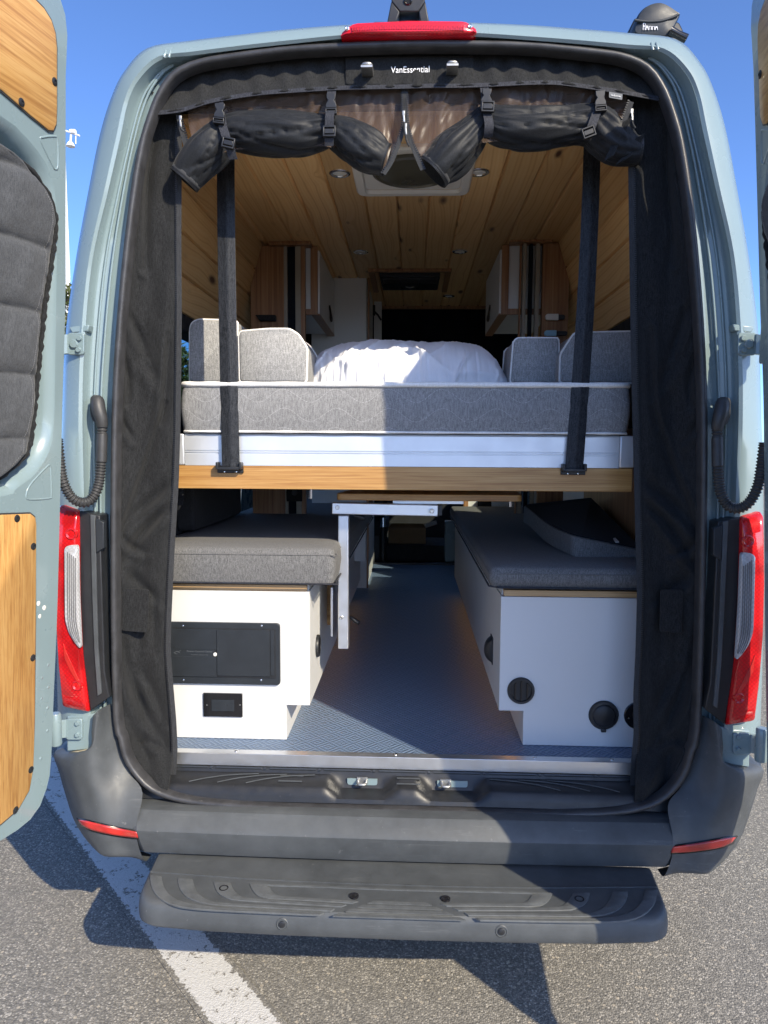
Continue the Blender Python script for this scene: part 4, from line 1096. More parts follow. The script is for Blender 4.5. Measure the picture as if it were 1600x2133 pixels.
MB().lathe((0.015, 0.50, CZ - 0.004), (0, 0, -1), [(0.135, 0), (0.135, 0.010), (0.125, 0.014), (0.12, 0.008), (0.06, 0.010), (0, 0.012)], 40).build('vent_fan_cover', 'dome', RV, smooth=40)

# air conditioner grille
AC = thing('air_vent', 'black rectangular air vent set in the pine ceiling above the cab', 'air vent', (0, 2.05, CZ))
MB().prism([Vector((-0.158, 1.85, CZ)), Vector((-0.158, 1.85, CZ - 0.030)), Vector((-0.158, 2.25, CZ - 0.012)), Vector((-0.158, 2.25, CZ))], (0.316, 0, 0)).build('housing', 'panelpl', AC, bevel=0.004)
for y in (1.885, 1.925, 1.965, 2.005):
    z = CZ - 0.030 + 0.018 * (y - 1.85) / 0.4
    MB().box((-0.145, y, z - 0.008), (0.145, y + 0.006, z + 0.004)).build('slat', 'blackpl', AC)
for x in (-0.05, 0.05):
    MB().box((x - .002, 1.88, CZ - 0.036), (x + .002, 2.02, CZ - 0.022)).build('divider', 'blackpl', AC)
MB().box((-0.05, 2.05, CZ - 0.031), (0.05, 2.14, CZ - 0.0165)).build('control_plate', 'dark', AC)
MB().tube([Vector((-0.024, 2.075, CZ - 0.030)), Vector((0, 2.085, CZ - 0.033)), Vector((0.024, 2.075, CZ - 0.030))], 0.004, 8).build('badge', 'silver', AC)
m = MB()
m.box((-0.215, 1.80, CZ - 0.016), (0.215, 1.822, CZ)); m.box((-0.215, 1.822, CZ - 0.010), (-0.185, 2.32, CZ)); m.box((0.185, 1.822, CZ - 0.010), (0.215, 2.32, CZ))
m.build('surround', 'fir_z', AC, bevel=0.002)

# bed lift posts either side
def post(side):
    s = 1 if side > 0 else 0
    lab = 'pine post with a black lift track, on the shaded side next to two wall latches' if s else 'pine post with a black lift track, behind the sunlit grey bolster'
    t = thing('lift_post', lab, 'post', (0.55 * side, 1.34, FZ), 'bed lift posts')
    Y = 1.335
    if not s:
        parts = [('fir_panel', 'fir_z', 527, 594, 511, 1076, 0.0, 0.03), ('track_lip', 'tan_l', 594.5, 598, 511, 1076, -0.006, 0.03), ('lift_track', 'navy', 598.5, 617, 512, 1076, 0.004, 0.03),
                 ('track_lip', 'tan_l', 617.5, 626, 511, 1076, -0.006, 0.03), ('edge_board', 'fir_z', 626.5, 635, 511, 1076, -0.002, 0.03)]
        cap = (559, 501, 647, 510)
    else:
        parts = [('fir_panel', 'fir_z', 1118, 1188, 506, 1070, 0.0, 0.03), ('track_lip', 'tan_l', 1112, 1117.5, 507, 1070, -0.006, 0.03), ('lift_track', 'navy', 1091, 1111.5, 507, 1070, 0.004, 0.03),
                 ('track_lip', 'tan_l', 1085, 1090.5, 506, 1070, -0.006, 0.03), ('edge_board', 'fir_z', 1075, 1084.5, 508, 1070, -0.002, 0.03)]
        cap = (1064, 497, 1153, 504)
    for nm, mt, x0, x1, y0, y1, dy, d in parts:
        slab(MB(), x0, y0, x1, y1, Y + dy, d)
        m = MB(); slab(m, x0, y0, x1, y1, Y + dy, d); m.build(nm, mt, t, bevel=0.0015)
    m = MB(); slab(m, *cap, Y - 0.03, 0.06); m.build('cap_moulding', 'fir_z', t, bevel=0.003)
M['tan_l'] = simple('pale_edge_band', (0.30, 0.27, 0.21), 0.5, 0, 0.05, 20)
post(-1); post(1)

# wall cabinets, tall cabinet
def wall_cabinet(side):
    s = 1 if side > 0 else 0
    lab = 'white wall cabinet with a leather loop pull, on the shaded side' if s else 'white wall cabinet with a leather loop pull, beside the tall white cabinet'
    Y0, Y1 = 1.372, 2.0
    xe = (abs(P(657, 560, Y=Y0).x)) * side
    zb_ = P(650, 650, Y=Y0).z
    t = thing('wall_cabinet', lab, 'cabinet', (xe, Y0, zb_), 'white wall cabinets')
    xo_ = side * 0.66
    MB().box((xe - side * 0.001, Y0 + 0.012, zb_), (xo_, Y1, CZ - 0.004)).build('carcass', 'white', t, bevel=0.001)
    MB().box((xe - side * 0.010, Y0, zb_ - 0.012), (xe + side * 0.022, Y0 + 0.012, CZ - 0.004)).build('edge_board', 'fir_z', t, bevel=0.001)
    MB().box((xe + side * 0.022, Y0 + 0.001, zb_ - 0.012), (xo_, Y0 + 0.012, zb_ + 0.014)).build('edge_board', 'fir_z', t)
    MB().box((xe - side * 0.018, Y0 + 0.014, zb_ - 0.004), (xe - side * 0.002, Y1, CZ - 0.02)).build('door', 'white', t, bevel=0.0015)
    MB().box((xe - side * 0.018, Y0 + 0.014, zb_ - 0.012), (xe + side * 0.02, Y1, zb_ - 0.005)).build('edge_board', 'fir_z', t)
    c = Vector((xe - side * 0.020, Y0 + 0.38, zb_ + 0.07))
    lp_ = [c + Vector((0, 0, 0.035)), c + Vector((-side * 0.006, 0.003, 0.0)), c + Vector((-side * 0.010, 0.018, -0.03)), c + Vector((-side * 0.010, 0, -0.045)), c + Vector((-side * 0.008, -0.016, -0.03)), c + Vector((-side * 0.006, -0.003, 0.0)), c + Vector((0, 0, 0.033))]
    MB().tube(smoothpath(lp_, 30), 0.005, 8).build('loop_pull', 'leather', t, smooth=80)
M['leather'] = simple('dark_leather', (0.03, 0.02, 0.015), 0.6)
wall_cabinet(-1); wall_cabinet(1)
TC = thing('tall_cabinet', 'tall white cabinet reaching the pine ceiling beside the dark cab curtain', 'cabinet', (-0.4, 2.0, FZ))
a, b = rect(650, 576, 764, 1076, 2.0)
MB().box((a.x, 2.003, FZ + 0.3), (b.x, 2.60, b.z)).build('carcass', 'white', TC, bevel=0.001)
a2, b2 = rect(764, 576, 770, 1076, 2.0)
MB().box((a2.x + .0005, 2.0, FZ + 0.3), (b2.x, 2.03, b.z)).build('edge_board', 'fir_z', TC)
a3, b3 = rect(772, 600, 783, 900, 2.3)
MB().box((a3.x, 2.62, a3.z), (b3.x + .02, 2.66, CZ)).build('door_post', 'white', TC)
c = P(778, 648, Y=2.6)
MB().box(c - Vector((.03, .02, .03)), c + Vector((.012, .0, .035))).build('catch', 'blackpl', TC, bevel=0.004)
MB().tube([c + Vector((0, -.02, 0)), c + Vector((.03, -.03, -.03)), c + Vector((.05, -.02, -.06))], 0.006, 8).build('hook', 'blackpl', TC, smooth=60)

# dark curtain across the cab
CU = MB().grid(lambda u, v: Vector((-0.75 + 1.5 * u, 3.05 + 0.012 * math.sin(u * 40) * (0.3 + v) + 0.02 * fbm(u * 5, v * 3), 1.30 + 1.265 * v)), 90, 20).build('cab_curtain', 'navy', None, smooth=180, solid=0.003, loc=(0, 3.05, 1.30))
tag(CU, 'dark navy blackout curtain hanging behind the cab', 'curtain')

# wall latch light and a lower sky-blue capsule on the shaded post
for (x0, y0, x1, y1, mt, lab) in ((1135, 655, 1176, 668, 'vent', 'upper capsule-shaped wall light, cream, on the pine post'), (1133, 689, 1181, 701, 'skyblue', 'lower wall capsule, black with pale blue painted in for sky light, on the pine post')):
    Y = 1.325
    a, b = rect(x0, y0, x1, y1, Y); h = (b.z - a.z) / 2; zc = (a.z + b.z) / 2
    t = thing('wall_light', lab, 'wall light', (a.x, Y, zc), 'capsule wall lights')
    xm = a.x + (b.x - a.x) * (0.52 if mt == 'skyblue' else 0.66)
    lf = rounded([Vector((a.x, Y, zc - h)), Vector((xm, Y, zc - h)), Vector((xm, Y, zc + h)), Vector((a.x, Y, zc + h))], [h, 0, 0, h], 6)
    MB().prism(lf, (0, -0.018, 0)).build('diffuser', mt, t, bevel=0.002)
    rt = rounded([Vector((xm, Y, zc - h * .8)), Vector((b.x, Y, zc - h * .8)), Vector((b.x, Y, zc + h * .8)), Vector((xm, Y, zc + h * .8))], [0, h, h, 0], 6)
    MB().prism(rt, (0, -0.012, 0)).build('arm', 'blackpl', t, bevel=0.002)
a, b = rect(533, 657, 575, 669, 1.32)
t = thing('shelf_pocket', 'small grey tray fixed to the pine post behind the sunlit bolsters', 'tray', (a.x, 1.32, a.z))
MB().prism([Vector((a.x, 1.333, b.z)), Vector((b.x, 1.333, b.z)), Vector((b.x, 1.333, a.z)), Vector((a.x + .02, 1.333, a.z))], (0, -0.03, 0)).build('tray', 'felt', t, bevel=0.003)
# ================================================================== bed
BY = 0.24
BL, BR_ = -0.735, P(1319, 940, Y=BY).x
zA, zB, zC_ = P(840, 905, Y=BY).z, P(840, 972, Y=BY).z, P(840, 1021, Y=BY).z
BED = thing('bed_platform', 'raised bed platform with a silver aluminium beam over a bamboo fascia', 'bed', (0, BY, zC_))
h = zA - zB
prof = [(0.0, zB), (0.0, zB + h * .36), (0.0035, zB + h * .37), (0.0035, zB + h * .40), (0.0, zB + h * .41), (0.0, zB + h * .44), (0.0035, zB + h * .45), (0.0035, zB + h * .47), (0.0, zB + h * .48), (0.0, zA - 0.006), (0.004, zA), (0.045, zA), (0.045, zB)]
MB().prism([Vector((BL + 0.05, BY + y, z)) for y, z in prof], (BR_ - 0.042 - BL - 0.05, 0, 0)).build('front_beam', 'alubeam', BED)
for x0, x1 in ((BL, BL + 0.0485), (BR_ - 0.0405, BR_ + 0.004)):
    MB().box((x0, BY - 0.003, zB + 0.001), (x1, BY + 0.045, zA - 0.001)).build('corner_block', 'alubeam', BED, bevel=0.004)
MB().box((BL, BY - 0.001, zC_), (BR_, BY + 0.02, zB - 0.001)).build('fascia', 'bamboo_x', BED, bevel=0.0015)
MB().box((BL + 0.01, BY + 0.046, zB), (BR_ - 0.01, 1.28, zA - 0.004)).build('deck', 'ply', BED)
for x in (BL + 0.02, BR_ - 0.06):
    MB().box((x, BY + 0.047, zC_ + 0.005), (x + 0.04, 1.28, zB - 0.001)).build('side_rail', 'alu', BED)
brk = []
for i, (x0, x1, yb) in enumerate(((454, 508, 985), (1167, 1219, 989))):
    a = P(x0, yb, Y=BY); b = P(x1, yb - 24, Y=BY)
    m = MB(); m.box((a.x, BY - 0.008, a.z), (b.x, BY - 0.0015, a.z + 0.022)); m.box((a.x + 0.006, BY - 0.028, a.z + 0.010), (b.x - 0.006, BY - 0.0045, a.z + 0.0195))
    m.box((a.x + 0.001, BY - 0.030, a.z + 0.012), (a.x + 0.009, BY - 0.002, a.z + 0.034)); m.box((b.x - 0.009, BY - 0.030, a.z + 0.012), (b.x - 0.001, BY - 0.002, a.z + 0.034))
    bk = m.build('strap_bracket', 'blackpl', BED, bevel=0.002)
    for xx in (a.x + 0.022, b.x - 0.022):
        MB().lathe((xx, BY - 0.008, a.z + 0.004), (0, -1, 0), [(0.003, -0.001), (0.003, 0.001), (0, 0.002)], 10).build('screw', 'chrome', bk, smooth=40)
def lift_strap(pts, w0, w1, label, mat):
    path = [P(x, y, Y=Y) for x, y, Y in pts]
    t = MB()
    sp = smoothpath(path, 40)
    o = MB()
    n_ = len(sp)
    rings = []
    for i, q in enumerate(sp):
        w = (w0 + (w1 - w0) * i / (n_ - 1))
        ys = 0.0012
        rr_ = [q + Vector((-w / 2, 0, 0)), q + Vector((-w / 2 + 0.003, -ys, 0)), q + Vector((-w * .1, -ys, 0)), q + Vector((-w * .08, -ys * 1.5, 0)), q + Vector((w * .12, -ys * 1.5, 0)), q + Vector((w * .14, -ys, 0)), q + Vector((w / 2 - 0.003, -ys, 0)), q + Vector((w / 2, 0, 0)), q + Vector((0, ys, 0))]
        rings.append(rr_)
    ob = o.loft(rings, True, True).build('bed_strap', mat, None, smooth=50, loc=sp[-1])
    tag(ob, label, 'strap', 'wide black bed lift straps'); return ob
lift_strap([(470, 250, 0.24), (471, 450, 0.235), (475, 700, 0.228), (481, 972, 0.222)], 0.0535, 0.0555, 'wide black webbing strap catching the sun in front of the left bolsters', 'belt')
lift_strap([(1235, 250, 0.24), (1229, 450, 0.235), (1216, 700, 0.228), (1196, 976, 0.222)], 0.0495, 0.0545, 'wide black webbing strap in shade, in front of the shaded bolsters', 'belt')

# mattress
mz1 = P(840, 799, Y=0.225).z
def rrect(x0, y0, x1, y1, z, r, n=6): return rounded([Vector((x0, y0, z)), Vector((x1, y0, z)), Vector((x1, y1, z)), Vector((x0, y1, z))], r, n)
MX0, MX1 = P(371, 850, Y=0.225).x, P(1319, 850, Y=0.225).x
MT = thing('mattress', 'thick grey quilted mattress with white piping on the raised bed', 'mattress', (0, 0.7, zA))
zm0 = zA + 0.002
def mring(ins, z): return rrect(MX0 + ins, 0.222 + ins, MX1 - ins, 1.27 - ins, z, 0.028)
rings = []
for k in range(13):
    t = k / 12; bul = 0.007 * math.sin(math.pi * t)
    rings.append(mring(0.009 - bul, zm0 + 0.004 + (mz1 - zm0 - 0.008) * t))
rings = [mring(0.016, zm0)] + rings + [mring(0.03, mz1)]
MB().loft(rings, True, True).build('cover', 'mattress', MT, smooth=45)
for z, r in ((mz1 - 0.003, 0.0085), (zm0 + 0.004, 0.0035)):
    lp_ = mring(0.008, z); lp_ = smoothpath(lp_, 200, True)
    MB().tube(lp_ + lp_[:2], r, 8, False, radii=[r + 0.0007 * math.sin(i * 1.2) for i in range(202)]).build('piping', 'piping', MT, smooth=80)

def bolster(poly, Y, d, label, pipe_edges=True, r=0.012, dirv=None):
    pts = [P(x, y, Y=Y) for x, y in poly]
    base = sum(pts, Vector()) / len(pts); base.z = min(q.z for q in pts)
    t = thing('bolster', label, 'bolster', base, 'grey bolsters on the bed')
    dv = Vector(dirv) * d if dirv else Vector((0, d, 0))
    rp = rounded(pts, r, 5); c = sum(rp, Vector()) / len(rp)
    n = dv.normalized()
    MB().loft([[q.lerp(c, 0.06) - n * 0.004 for q in rp], [q.lerp(c, 0.015) for q in rp], [q + n * 0.010 for q in rp], [q + dv - n * 0.01 for q in rp], [q.lerp(c, 0.03) + dv for q in rp]], True, True).build('cover', 'bolster', t, smooth=50)
    rp2 = smoothpath(rp, 90, True)
    for off in (0.004, d - 0.006):
        lp_ = [q + n * off for q in rp2]
        MB().tube(lp_ + lp_[:2], 0.0042, 8, False).build('piping', 'piping', t, smooth=80)
    return t
bolster([(395, 797), (395, 690), (398, 673), (412, 665), (494, 668), (494, 797)], 0.42, 0.30, 'tallest sunlit grey bolster, standing at the window end of the bed')
bolster([(499, 796), (497, 700), (500, 690), (560, 685), (603, 685), (622, 697), (640, 725), (638, 797)], 0.40, 0.26, 'sunlit grey bolster with a slanted corner, beside the white duvet')
bolster([(1063, 798), (1070, 712), (1078, 704), (1164, 704), (1165, 798)], 0.50, 0.24, 'shaded grey bolster right beside the white duvet')
bolster([(1166, 797), (1168, 738), (1197, 693), (1332, 690), (1332, 797)], 0.42, 0.28, 'shaded grey bolster with a slanted end, behind the shaded bed strap')

# duvet
DX0, DX1 = P(634, 790, Y=0.62).x, P(1064, 790, Y=0.62).x
DZ = P(850, 711, Y=0.80).z - mz1
def duvet(u, v):
    x = DX0 + (DX1 - DX0) * u
    e = abs(2 * u - 1)
    top = (1 - e ** (9.0 if u < 0.5 else 4.4)) ** 0.5 if e < 1 else 0
    y0 = 0.50 + 0.09 * e ** 3; y1 = 1.15
    a = math.pi * (v * 0.94 + 0.0)
    yy = (y0 + y1) / 2 - (y1 - y0) / 2 * math.cos(a)
    prof = max(0, math.sin(a)) ** 0.62
    z = mz1 - 0.004 + DZ * top * prof
    fr = math.exp(-((v - 0.10) / 0.16) ** 2)
    wr = 0.0
    for k, (f, am) in enumerate(((50, 0.0035), (110, 0.0035), (230, 0.0025))):
        wr += am * noise.noise(Vector((u * f * 0.45 + 2.0 * v + 1.5 * noise.noise(Vector((u * 6, v * 3, 4))), v * 3.2, 3.7 * k)))
    for k in (0, 1):
        cr_ = 1 - abs(noise.noise(Vector((u * (5.0 + 4 * k) + v * (2.2 - 5 * k), v * 2.6 - u * 1.5, 11.3 + 7 * k))))
        wr += 0.011 * cr_ ** 10 - 0.004 * cr_ ** 3
    wr *= (0.5 + fr * 0.8) * (top ** 0.5)
    sag = 0.013 * noise.noise(Vector((u * 4, v * 2.2, 9.1)))
    yy += -wr * 1.4 * math.cos(a)
    z += (wr * 1.0 + sag) * prof
    return Vector((x, yy, max(mz1 - 0.004, z)))
DU = MB().grid(duvet, 200, 90).build('duvet', 'cotton', None, smooth=180, loc=(0.02, 0.8, mz1))
tag(DU, 'bundled white cotton duvet on the mattress, partly sunlit', 'duvet')

# ================================================================== benches
def bench(side):
    s = side
    if s < 0:
        xi, xk, zt_, zs_ = P(645, 1350, Y=BY).x, P(597, 1505, Y=BY).x, P(645, 1233, Y=BY).z, P(645, 1469.5, Y=BY).z
        lab = 'sunlit white storage bench with a black power panel and an outlet'
    else:
        xi, xk, zt_, zs_ = P(1042, 1350, Y=BY).x, P(1089.5, 1520, Y=BY).x, P(1044, 1242.6, Y=BY).z, P(1040, 1480, Y=BY).z
        lab = 'shaded white storage bench with a round vent and round sockets'
    t = thing('storage_bench', lab, 'bench', (xi, BY, FZ), 'white storage benches')
    xw = s * 0.822; y1 = 2.45 if s < 0 else 2.62
    zk = FZ + 0.001
    # front panel with the toe-kick notch, side panels
    fp = [Vector((xw, BY, zk)), Vector((xk, BY, zk)), Vector((xk, BY, zs_)), Vector((xi, BY, zs_)), Vector((xi, BY, zt_)), Vector((xw, BY, zt_))]
    MB().prism(fp, (0, 0.018, 0)).build('front_panel', 'white', t, bevel=0.0012)
    MB().box((xi, BY + 0.0185, zs_), (xi + s * 0.018, y1, zt_)).build('side_panel', 'white', t, bevel=0.001)
    MB().box((xi + s * 0.0185, BY + 0.0185, zs_), (xk + s * 0.018, y1, zs_ + 0.015)).build('soffit', 'white', t)
    MB().box((xk, BY + 0.0185, zk), (xk + s * 0.015, y1, zs_ - 0.0005)).build('kick_panel', 'white', t)
    if s < 0: e0, e1 = P(349, 1227, Y=BY).x, P(639, 1227, Y=BY).x
    else: e0, e1 = P(1050, 1236, Y=BY).x, xw
    MB().box((min(e0, xw) if s < 0 else e0, BY - 0.001, zt_ + 0.002), (e1, BY + 0.02, zt_ + 0.021)).build('lid_edge', 'ply', t, bevel=0.001)
    MB().box((xi + s * 0.004, BY + 0.021, zt_ + 0.001), (xw, y1, zt_ + 0.020)).build('lid', 'white', t)
    # warm strip light under the overhang
    MB().box((xk - s * 0.012, BY + 0.10, zs_ - 0.006), (xk - s * 0.018, y1 - 0.1, zs_ - 0.001)).build('strip_light', 'led', t)
    return t, xi, xk, zt_, zs_
B1, x1i, x1k, z1t, z1s = bench(-1)
B2, x2i, x2k, z2t, z2s = bench(1)
Yf = BY - 0.0005
def fr(x, y, Y=Yf): return P(x, y, Y=Y)
# power panel
def rpoly(x0, y0, x1, y1, Y, r):
    a, b = P(x0, y1, Y=Y), P(x1, y0, Y=Y)
    return rounded([Vector((a.x, Y, a.z)), Vector((b.x, Y, a.z)), Vector((b.x, Y, b.z)), Vector((a.x, Y, b.z))], r, 5)
def plate(x0, y0, x1, y1, Y, d, r, name, mat, par, bevel=0.001):
    return MB().prism(rpoly(x0, y0, x1, y1, Y, r), (0, -d, 0)).build(name, mat, par, bevel=bevel)
PP = plate(346, 1297.5, 584, 1421, Yf, 0.010, 0.012, 'power_panel', 'panelpl', B1, 0.002)
plate(355, 1310, 574, 1409, Yf - 0.010, 0.0015, 0.003, 'panel_rim', 'blackpl', PP, 0.0005)
plate(356, 1311, 451, 1351.5, Yf - 0.0115, 0.0015, 0.002, 'panel_door', 'panelpl', PP, 0.0006)
plate(356, 1368, 451, 1408, Yf - 0.0115, 0.0015, 0.002, 'panel_door', 'panelpl', PP, 0.0006)
plate(356, 1352.5, 446, 1367, Yf - 0.0115, 0.0008, 0.001, 'name_strip', 'panelpl', PP, 0.0003)
plate(453, 1312.5, 562, 1407, Yf - 0.0115, 0.0035, 0.002, 'panel_door', 'panelpl', PP, 0.0008)
plate(564.5, 1312.5, 571, 1407, Yf - 0.0115, 0.0015, 0.001, 'panel_stile', 'panelpl', PP, 0.0004)
MB().lathe(P(448.5, 1363, Y=Yf - 0.012), (0, -1, 0), [(0.006, 0), (0.006, 0.002), (0.004, 0.003), (0, 0.0015)], 18).build('door_latch', 'vent', PP, smooth=40)
for x, y in ((381, 1303.5), (545, 1303.5), (382, 1416.5), (544, 1416.5)):
    MB().lathe(P(x, y, Y=Yf - 0.010), (0, -1, 0), [(0.0034, -0.001), (0.0032, 0.001), (0.0015, 0.0018), (0, 0.0012)], 12).build('screw', 'chrome', PP, smooth=40)
text_mesh('lettering', 'Power Control Center', 0.0075, P(416, 1357, Y=Yf - 0.0125), (1, 0, 0), (0, 0, 1), 'greyprint', PP, 0.0003, P(443, 1357, Y=Yf).x - P(390, 1357, Y=Yf).x)
text_mesh('lettering', 'Progressive Dynamics Inc', 0.004, P(416, 1364, Y=Yf - 0.0125), (1, 0, 0), (0, 0, 1), 'greyprint', PP, 0.0003, P(434, 1357, Y=Yf).x - P(399, 1357, Y=Yf).x)
a = P(369, 1359, Y=Yf - 0.0124)
m = MB()
for dx, dz, an in ((-0.004, 0.002, 0.6), (0.004, 0.001, -0.5), (-0.006, -0.003, -0.4), (0.007, 0.004, 0.5)):
    m.obox(a + Vector((dx, 0, dz)), (math.cos(an), 0, math.sin(an)), (0, 1, 0), (-math.sin(an), 0, math.cos(an)), (0.011, 0.0006, 0.0012))
m.build('emblem', 'greyprint', PP)
# outlet
OU = plate(425, 1444, 505.5, 1491, Yf, 0.006, 0.002, 'outlet', 'gloss', B1, 0.001)
plate(441, 1458, 488, 1480.5, Yf - 0.006, 0.002, 0.001, 'receptacle', 'panelpl', OU, 0.0006)
plate(458.5, 1464, 470, 1476.5, Yf - 0.008, 0.0012, 0.0005, 'reset_buttons', 'panelpl', OU, 0.0004)
m = MB()
for x in (452, 482):
    for y in (1465, 1474.5):
        q = P(x, y, Y=Yf - 0.0082); m.box(q - Vector((0.0035, 0.0002, 0.0006)), q + Vector((0.0035, 0.0003, 0.0006)))
for x in (444.5, 474):
    q = P(x, 1469, Y=Yf - 0.0082); m.box(q - Vector((0.0016, 0.0002, 0.0016)), q + Vector((0.0016, 0.0003, 0.0016)))
m.build('socket_slots', 'dark', OU)
for x in (431, 500):
    MB().lathe(P(x, 1468.5, Y=Yf - 0.006), (0, -1, 0), [(0.0024, 0), (0.002, 0.001), (0, 0.001)], 10).build('screw', 'steel', OU, smooth=40)
def round_vent(c, ax, r, par, name='air_outlet', vanes=3):
    ax = Vector(ax)
    o = MB().lathe(c, ax, [(r, 0), (r, 0.006), (r * 0.93, 0.010), (r * 0.80, 0.010), (r * 0.76, 0.003), (0, 0.002)], 36).build(name, 'blackpl', par, smooth=40)
    side = ax.cross(Vector((0, 0, 1))).normalized()
    for k in range(vanes):
        off = (k - (vanes - 1) / 2) * r * 0.44
        hh = math.sqrt(max(1e-6, (0.74 * r) ** 2 - off * off))
        MB().obox(Vector(c) + side * off + ax * 0.006, side, Vector((0, 0, 1)), ax, (0.004, hh * 2, 0.008)).build('vane', 'gloss', o)
    return o
# side vent of the sunlit bench
q = P(660, 1345, X=x1i)
round_vent(q + Vector((0.0, 0, 0)), (1, 0, 0), 0.038, B1)
# shaded bench fittings
round_vent(P(1085, 1438, Y=Yf), (0, -1, 0), 0.0425, B2)
q = P(1257, 1489, Y=Yf); r = 0.0465
so = MB().lathe(q, (0, -1, 0), [(r, 0), (r, 0.005), (r * 0.94, 0.009), (r * 0.78, 0.010), (r * 0.74, 0.014), (r * 0.66, 0.016), (0, 0.017)], 36).build('socket_cap', 'blackpl', B2, smooth=40)
MB().obox(q + Vector((0, -0.007, -r * 1.02)), (1, 0, 0), (0, 1, 0), (0, 0, 1), (0.016, 0.010, 0.012)).build('cap_tab', 'blackpl', so, bevel=0.003)
q = P(1329, 1490, Y=Yf); r = 0.044
ct = MB().lathe(q, (0, -1, 0), [(r, 0), (r, 0.004), (r * 0.95, 0.006), (r * 0.5, 0.006), (r * 0.45, 0.012), (r * 0.3, 0.014), (0, 0.010)], 32).build('cable_socket', 'gloss', B2, smooth=40)
for dx, dz in ((-0.006, 0.006), (0.004, -0.004), (0.008, 0.010)):
    MB().lathe(q + Vector((dx, -0.006, dz)), (0, -1, 0.3), [(0.008, 0), (0.008, 0.014), (0.005, 0.018), (0.003, 0.012), (0, 0.010)], 14).build('connector_pin', 'chrome', ct, smooth=40)
MB().lathe(q + Vector((-0.030, -0.006, -0.008)), (0, -1, 0), [(0.003, 0), (0.002, 0.002), (0, 0.002)], 10).build('screw', 'steel', ct, smooth=40)
# half-round cup pull on the side of the shaded bench
q = P(1025, 1352, X=x2i)
rings = []
for k in range(17):
    a = math.pi * k / 16
    rings.append([q + Vector((-0.028 * math.sin(a) ** 0.8 * math.sin(b), 0.030 * math.cos(b), 0.040 * math.cos(a))) for b in [math.pi * j / 12 for j in range(13)]])
m = MB().loft(rings, closed=False); m.box(q + Vector((-0.003, -0.032, -0.046)), q + Vector((0.0, 0.032, 0.046)))
m.build('cup_pull', 'blackpl', B2, smooth=60)

def cushion(x0, x1, y0, y1, z0, z1, label, mat='bench', r=0.016):
    c = Vector(((x0 + x1) / 2, (y0 + y1) / 2, z0))
    t = thing('bench_cushion', label, 'cushion', c, 'grey bench cushions')
    def cr(ins, z, q): return rrect(x0 + ins, y0 + ins, x1 - ins, y1 - ins, z, q, 5)
    rings = [cr(0.02, z0, 0.02), cr(0.004, z0 + 0.006, 0.024), cr(-0.003, z0 + (z1 - z0) * .5, 0.026), cr(0.0, z1 - 0.018, 0.026), cr(0.004, z1 - 0.006, 0.024), cr(0.014, z1, 0.02), cr(0.10, z1 + 0.004, 0.02)]
    MB().loft(rings, True, True).build('cover', mat, t, smooth=60)
    lp_ = smoothpath(cr(-0.0005, z0 + 0.004, 0.024), 120, True)
    MB().tube(lp_ + lp_[:2], 0.003, 6, False).build('zip_seam', 'webbing', t, smooth=80)
    lp_ = smoothpath(cr(-0.0005, z1 - 0.02, 0.026), 120, True)
    MB().tube(lp_ + lp_[:2], 0.0018, 6, False).build('seam', mat, t, smooth=80)
    return t
zl0, zl1 = P(680, 1219, Y=0.215).z, P(500, 1141, Y=0.215).z
cushion(-0.82, P(697, 1170, Y=0.215).x, 0.212, 2.40, zl0, zl1, 'grey bench cushion with a sunlit front edge')
zr0, zr1 = P(1040, 1226, Y=0.215).z, P(1100, 1186, Y=0.215).z
cushion(P(1021, 1200, Y=0.215).x, 0.82, 0.212, 2.55, zr0, zr1 + 0.006, 'shaded grey bench cushion under the loose pad')
# back cushion against the dark wall
MB_ = MB().prism(rounded([Vector((-0.824, 0.55, zl1 + 0.01)), Vector((-0.824, 1.25, zl1 + 0.01)), Vector((-0.824, 1.25, zl1 + 0.30)), Vector((-0.824, 0.55, zl1 + 0.30))], 0.03), (0.07, 0, 0)).build('back_cushion', 'felt', None, bevel=0.012, seg=3, loc=(-0.8, 0.9, zl1 + 0.01))
tag(MB_, 'dark grey back cushion standing against the wall on the sunlit bench', 'cushion')

# loose pad
zc = zr1 + 0.012
A = P(1194, 1136, Y=0.42); B_ = P(1360, 1149, Y=0.42); D_ = P(1088, 1052, Y=1.10)
th_ = 0.066
C_ = Vector((0.80, 1.15, D_.z + 0.03)); B_.x = 0.80
A.z = max(A.z, zc + th_); 
mid_ = A.lerp(D_, 0.35) + Vector((-0.015, 0, -0.010)); mid2 = A.lerp(D_, 0.7) + Vector((-0.01, 0, 0.004))
top_ = rounded([A, B_, C_, D_, mid2, mid_], [0.03, 0.01, 0.01, 0.04, 0.1, 0.1], 5)
ctr = sum(top_, Vector()) / len(top_)
LP = thing('loose_pad', 'loose wedge-like pad with a black net top and white stripe lying on the shaded bench', 'cushion', (ctr.x, ctr.y, zc))
bot_ = [Vector((q.x, q.y, max(zc - 0.002, q.z - th_))) for q in top_]
MB().loft([[q.lerp(ctr, 0.03) + Vector((0, 0, -0.002)) for q in bot_], bot_, [q + Vector((0, 0, -0.006)) for q in top_], [q.lerp(ctr, 0.02) for q in top_]], True, True).build('cover', 'bench', LP, smooth=50)
nt_ = [q.lerp(ctr, 0.045) + Vector((0, 0, 0.002)) for q in top_]
MB().loft([nt_, [q + Vector((0, 0, 0.003)) for q in nt_]], True, True).build('net_top', 'netting', LP)
sp = [A.lerp(B_, 0.62) + Vector((0, 0.012, 0.008)), P(1268, 1112, Y=0.62), P(1228, 1078, Y=0.90)]
sp[1].z = ctr.z + 0.004; sp[2].z = ctr.z + 0.02
f_ = lambda u, v: None
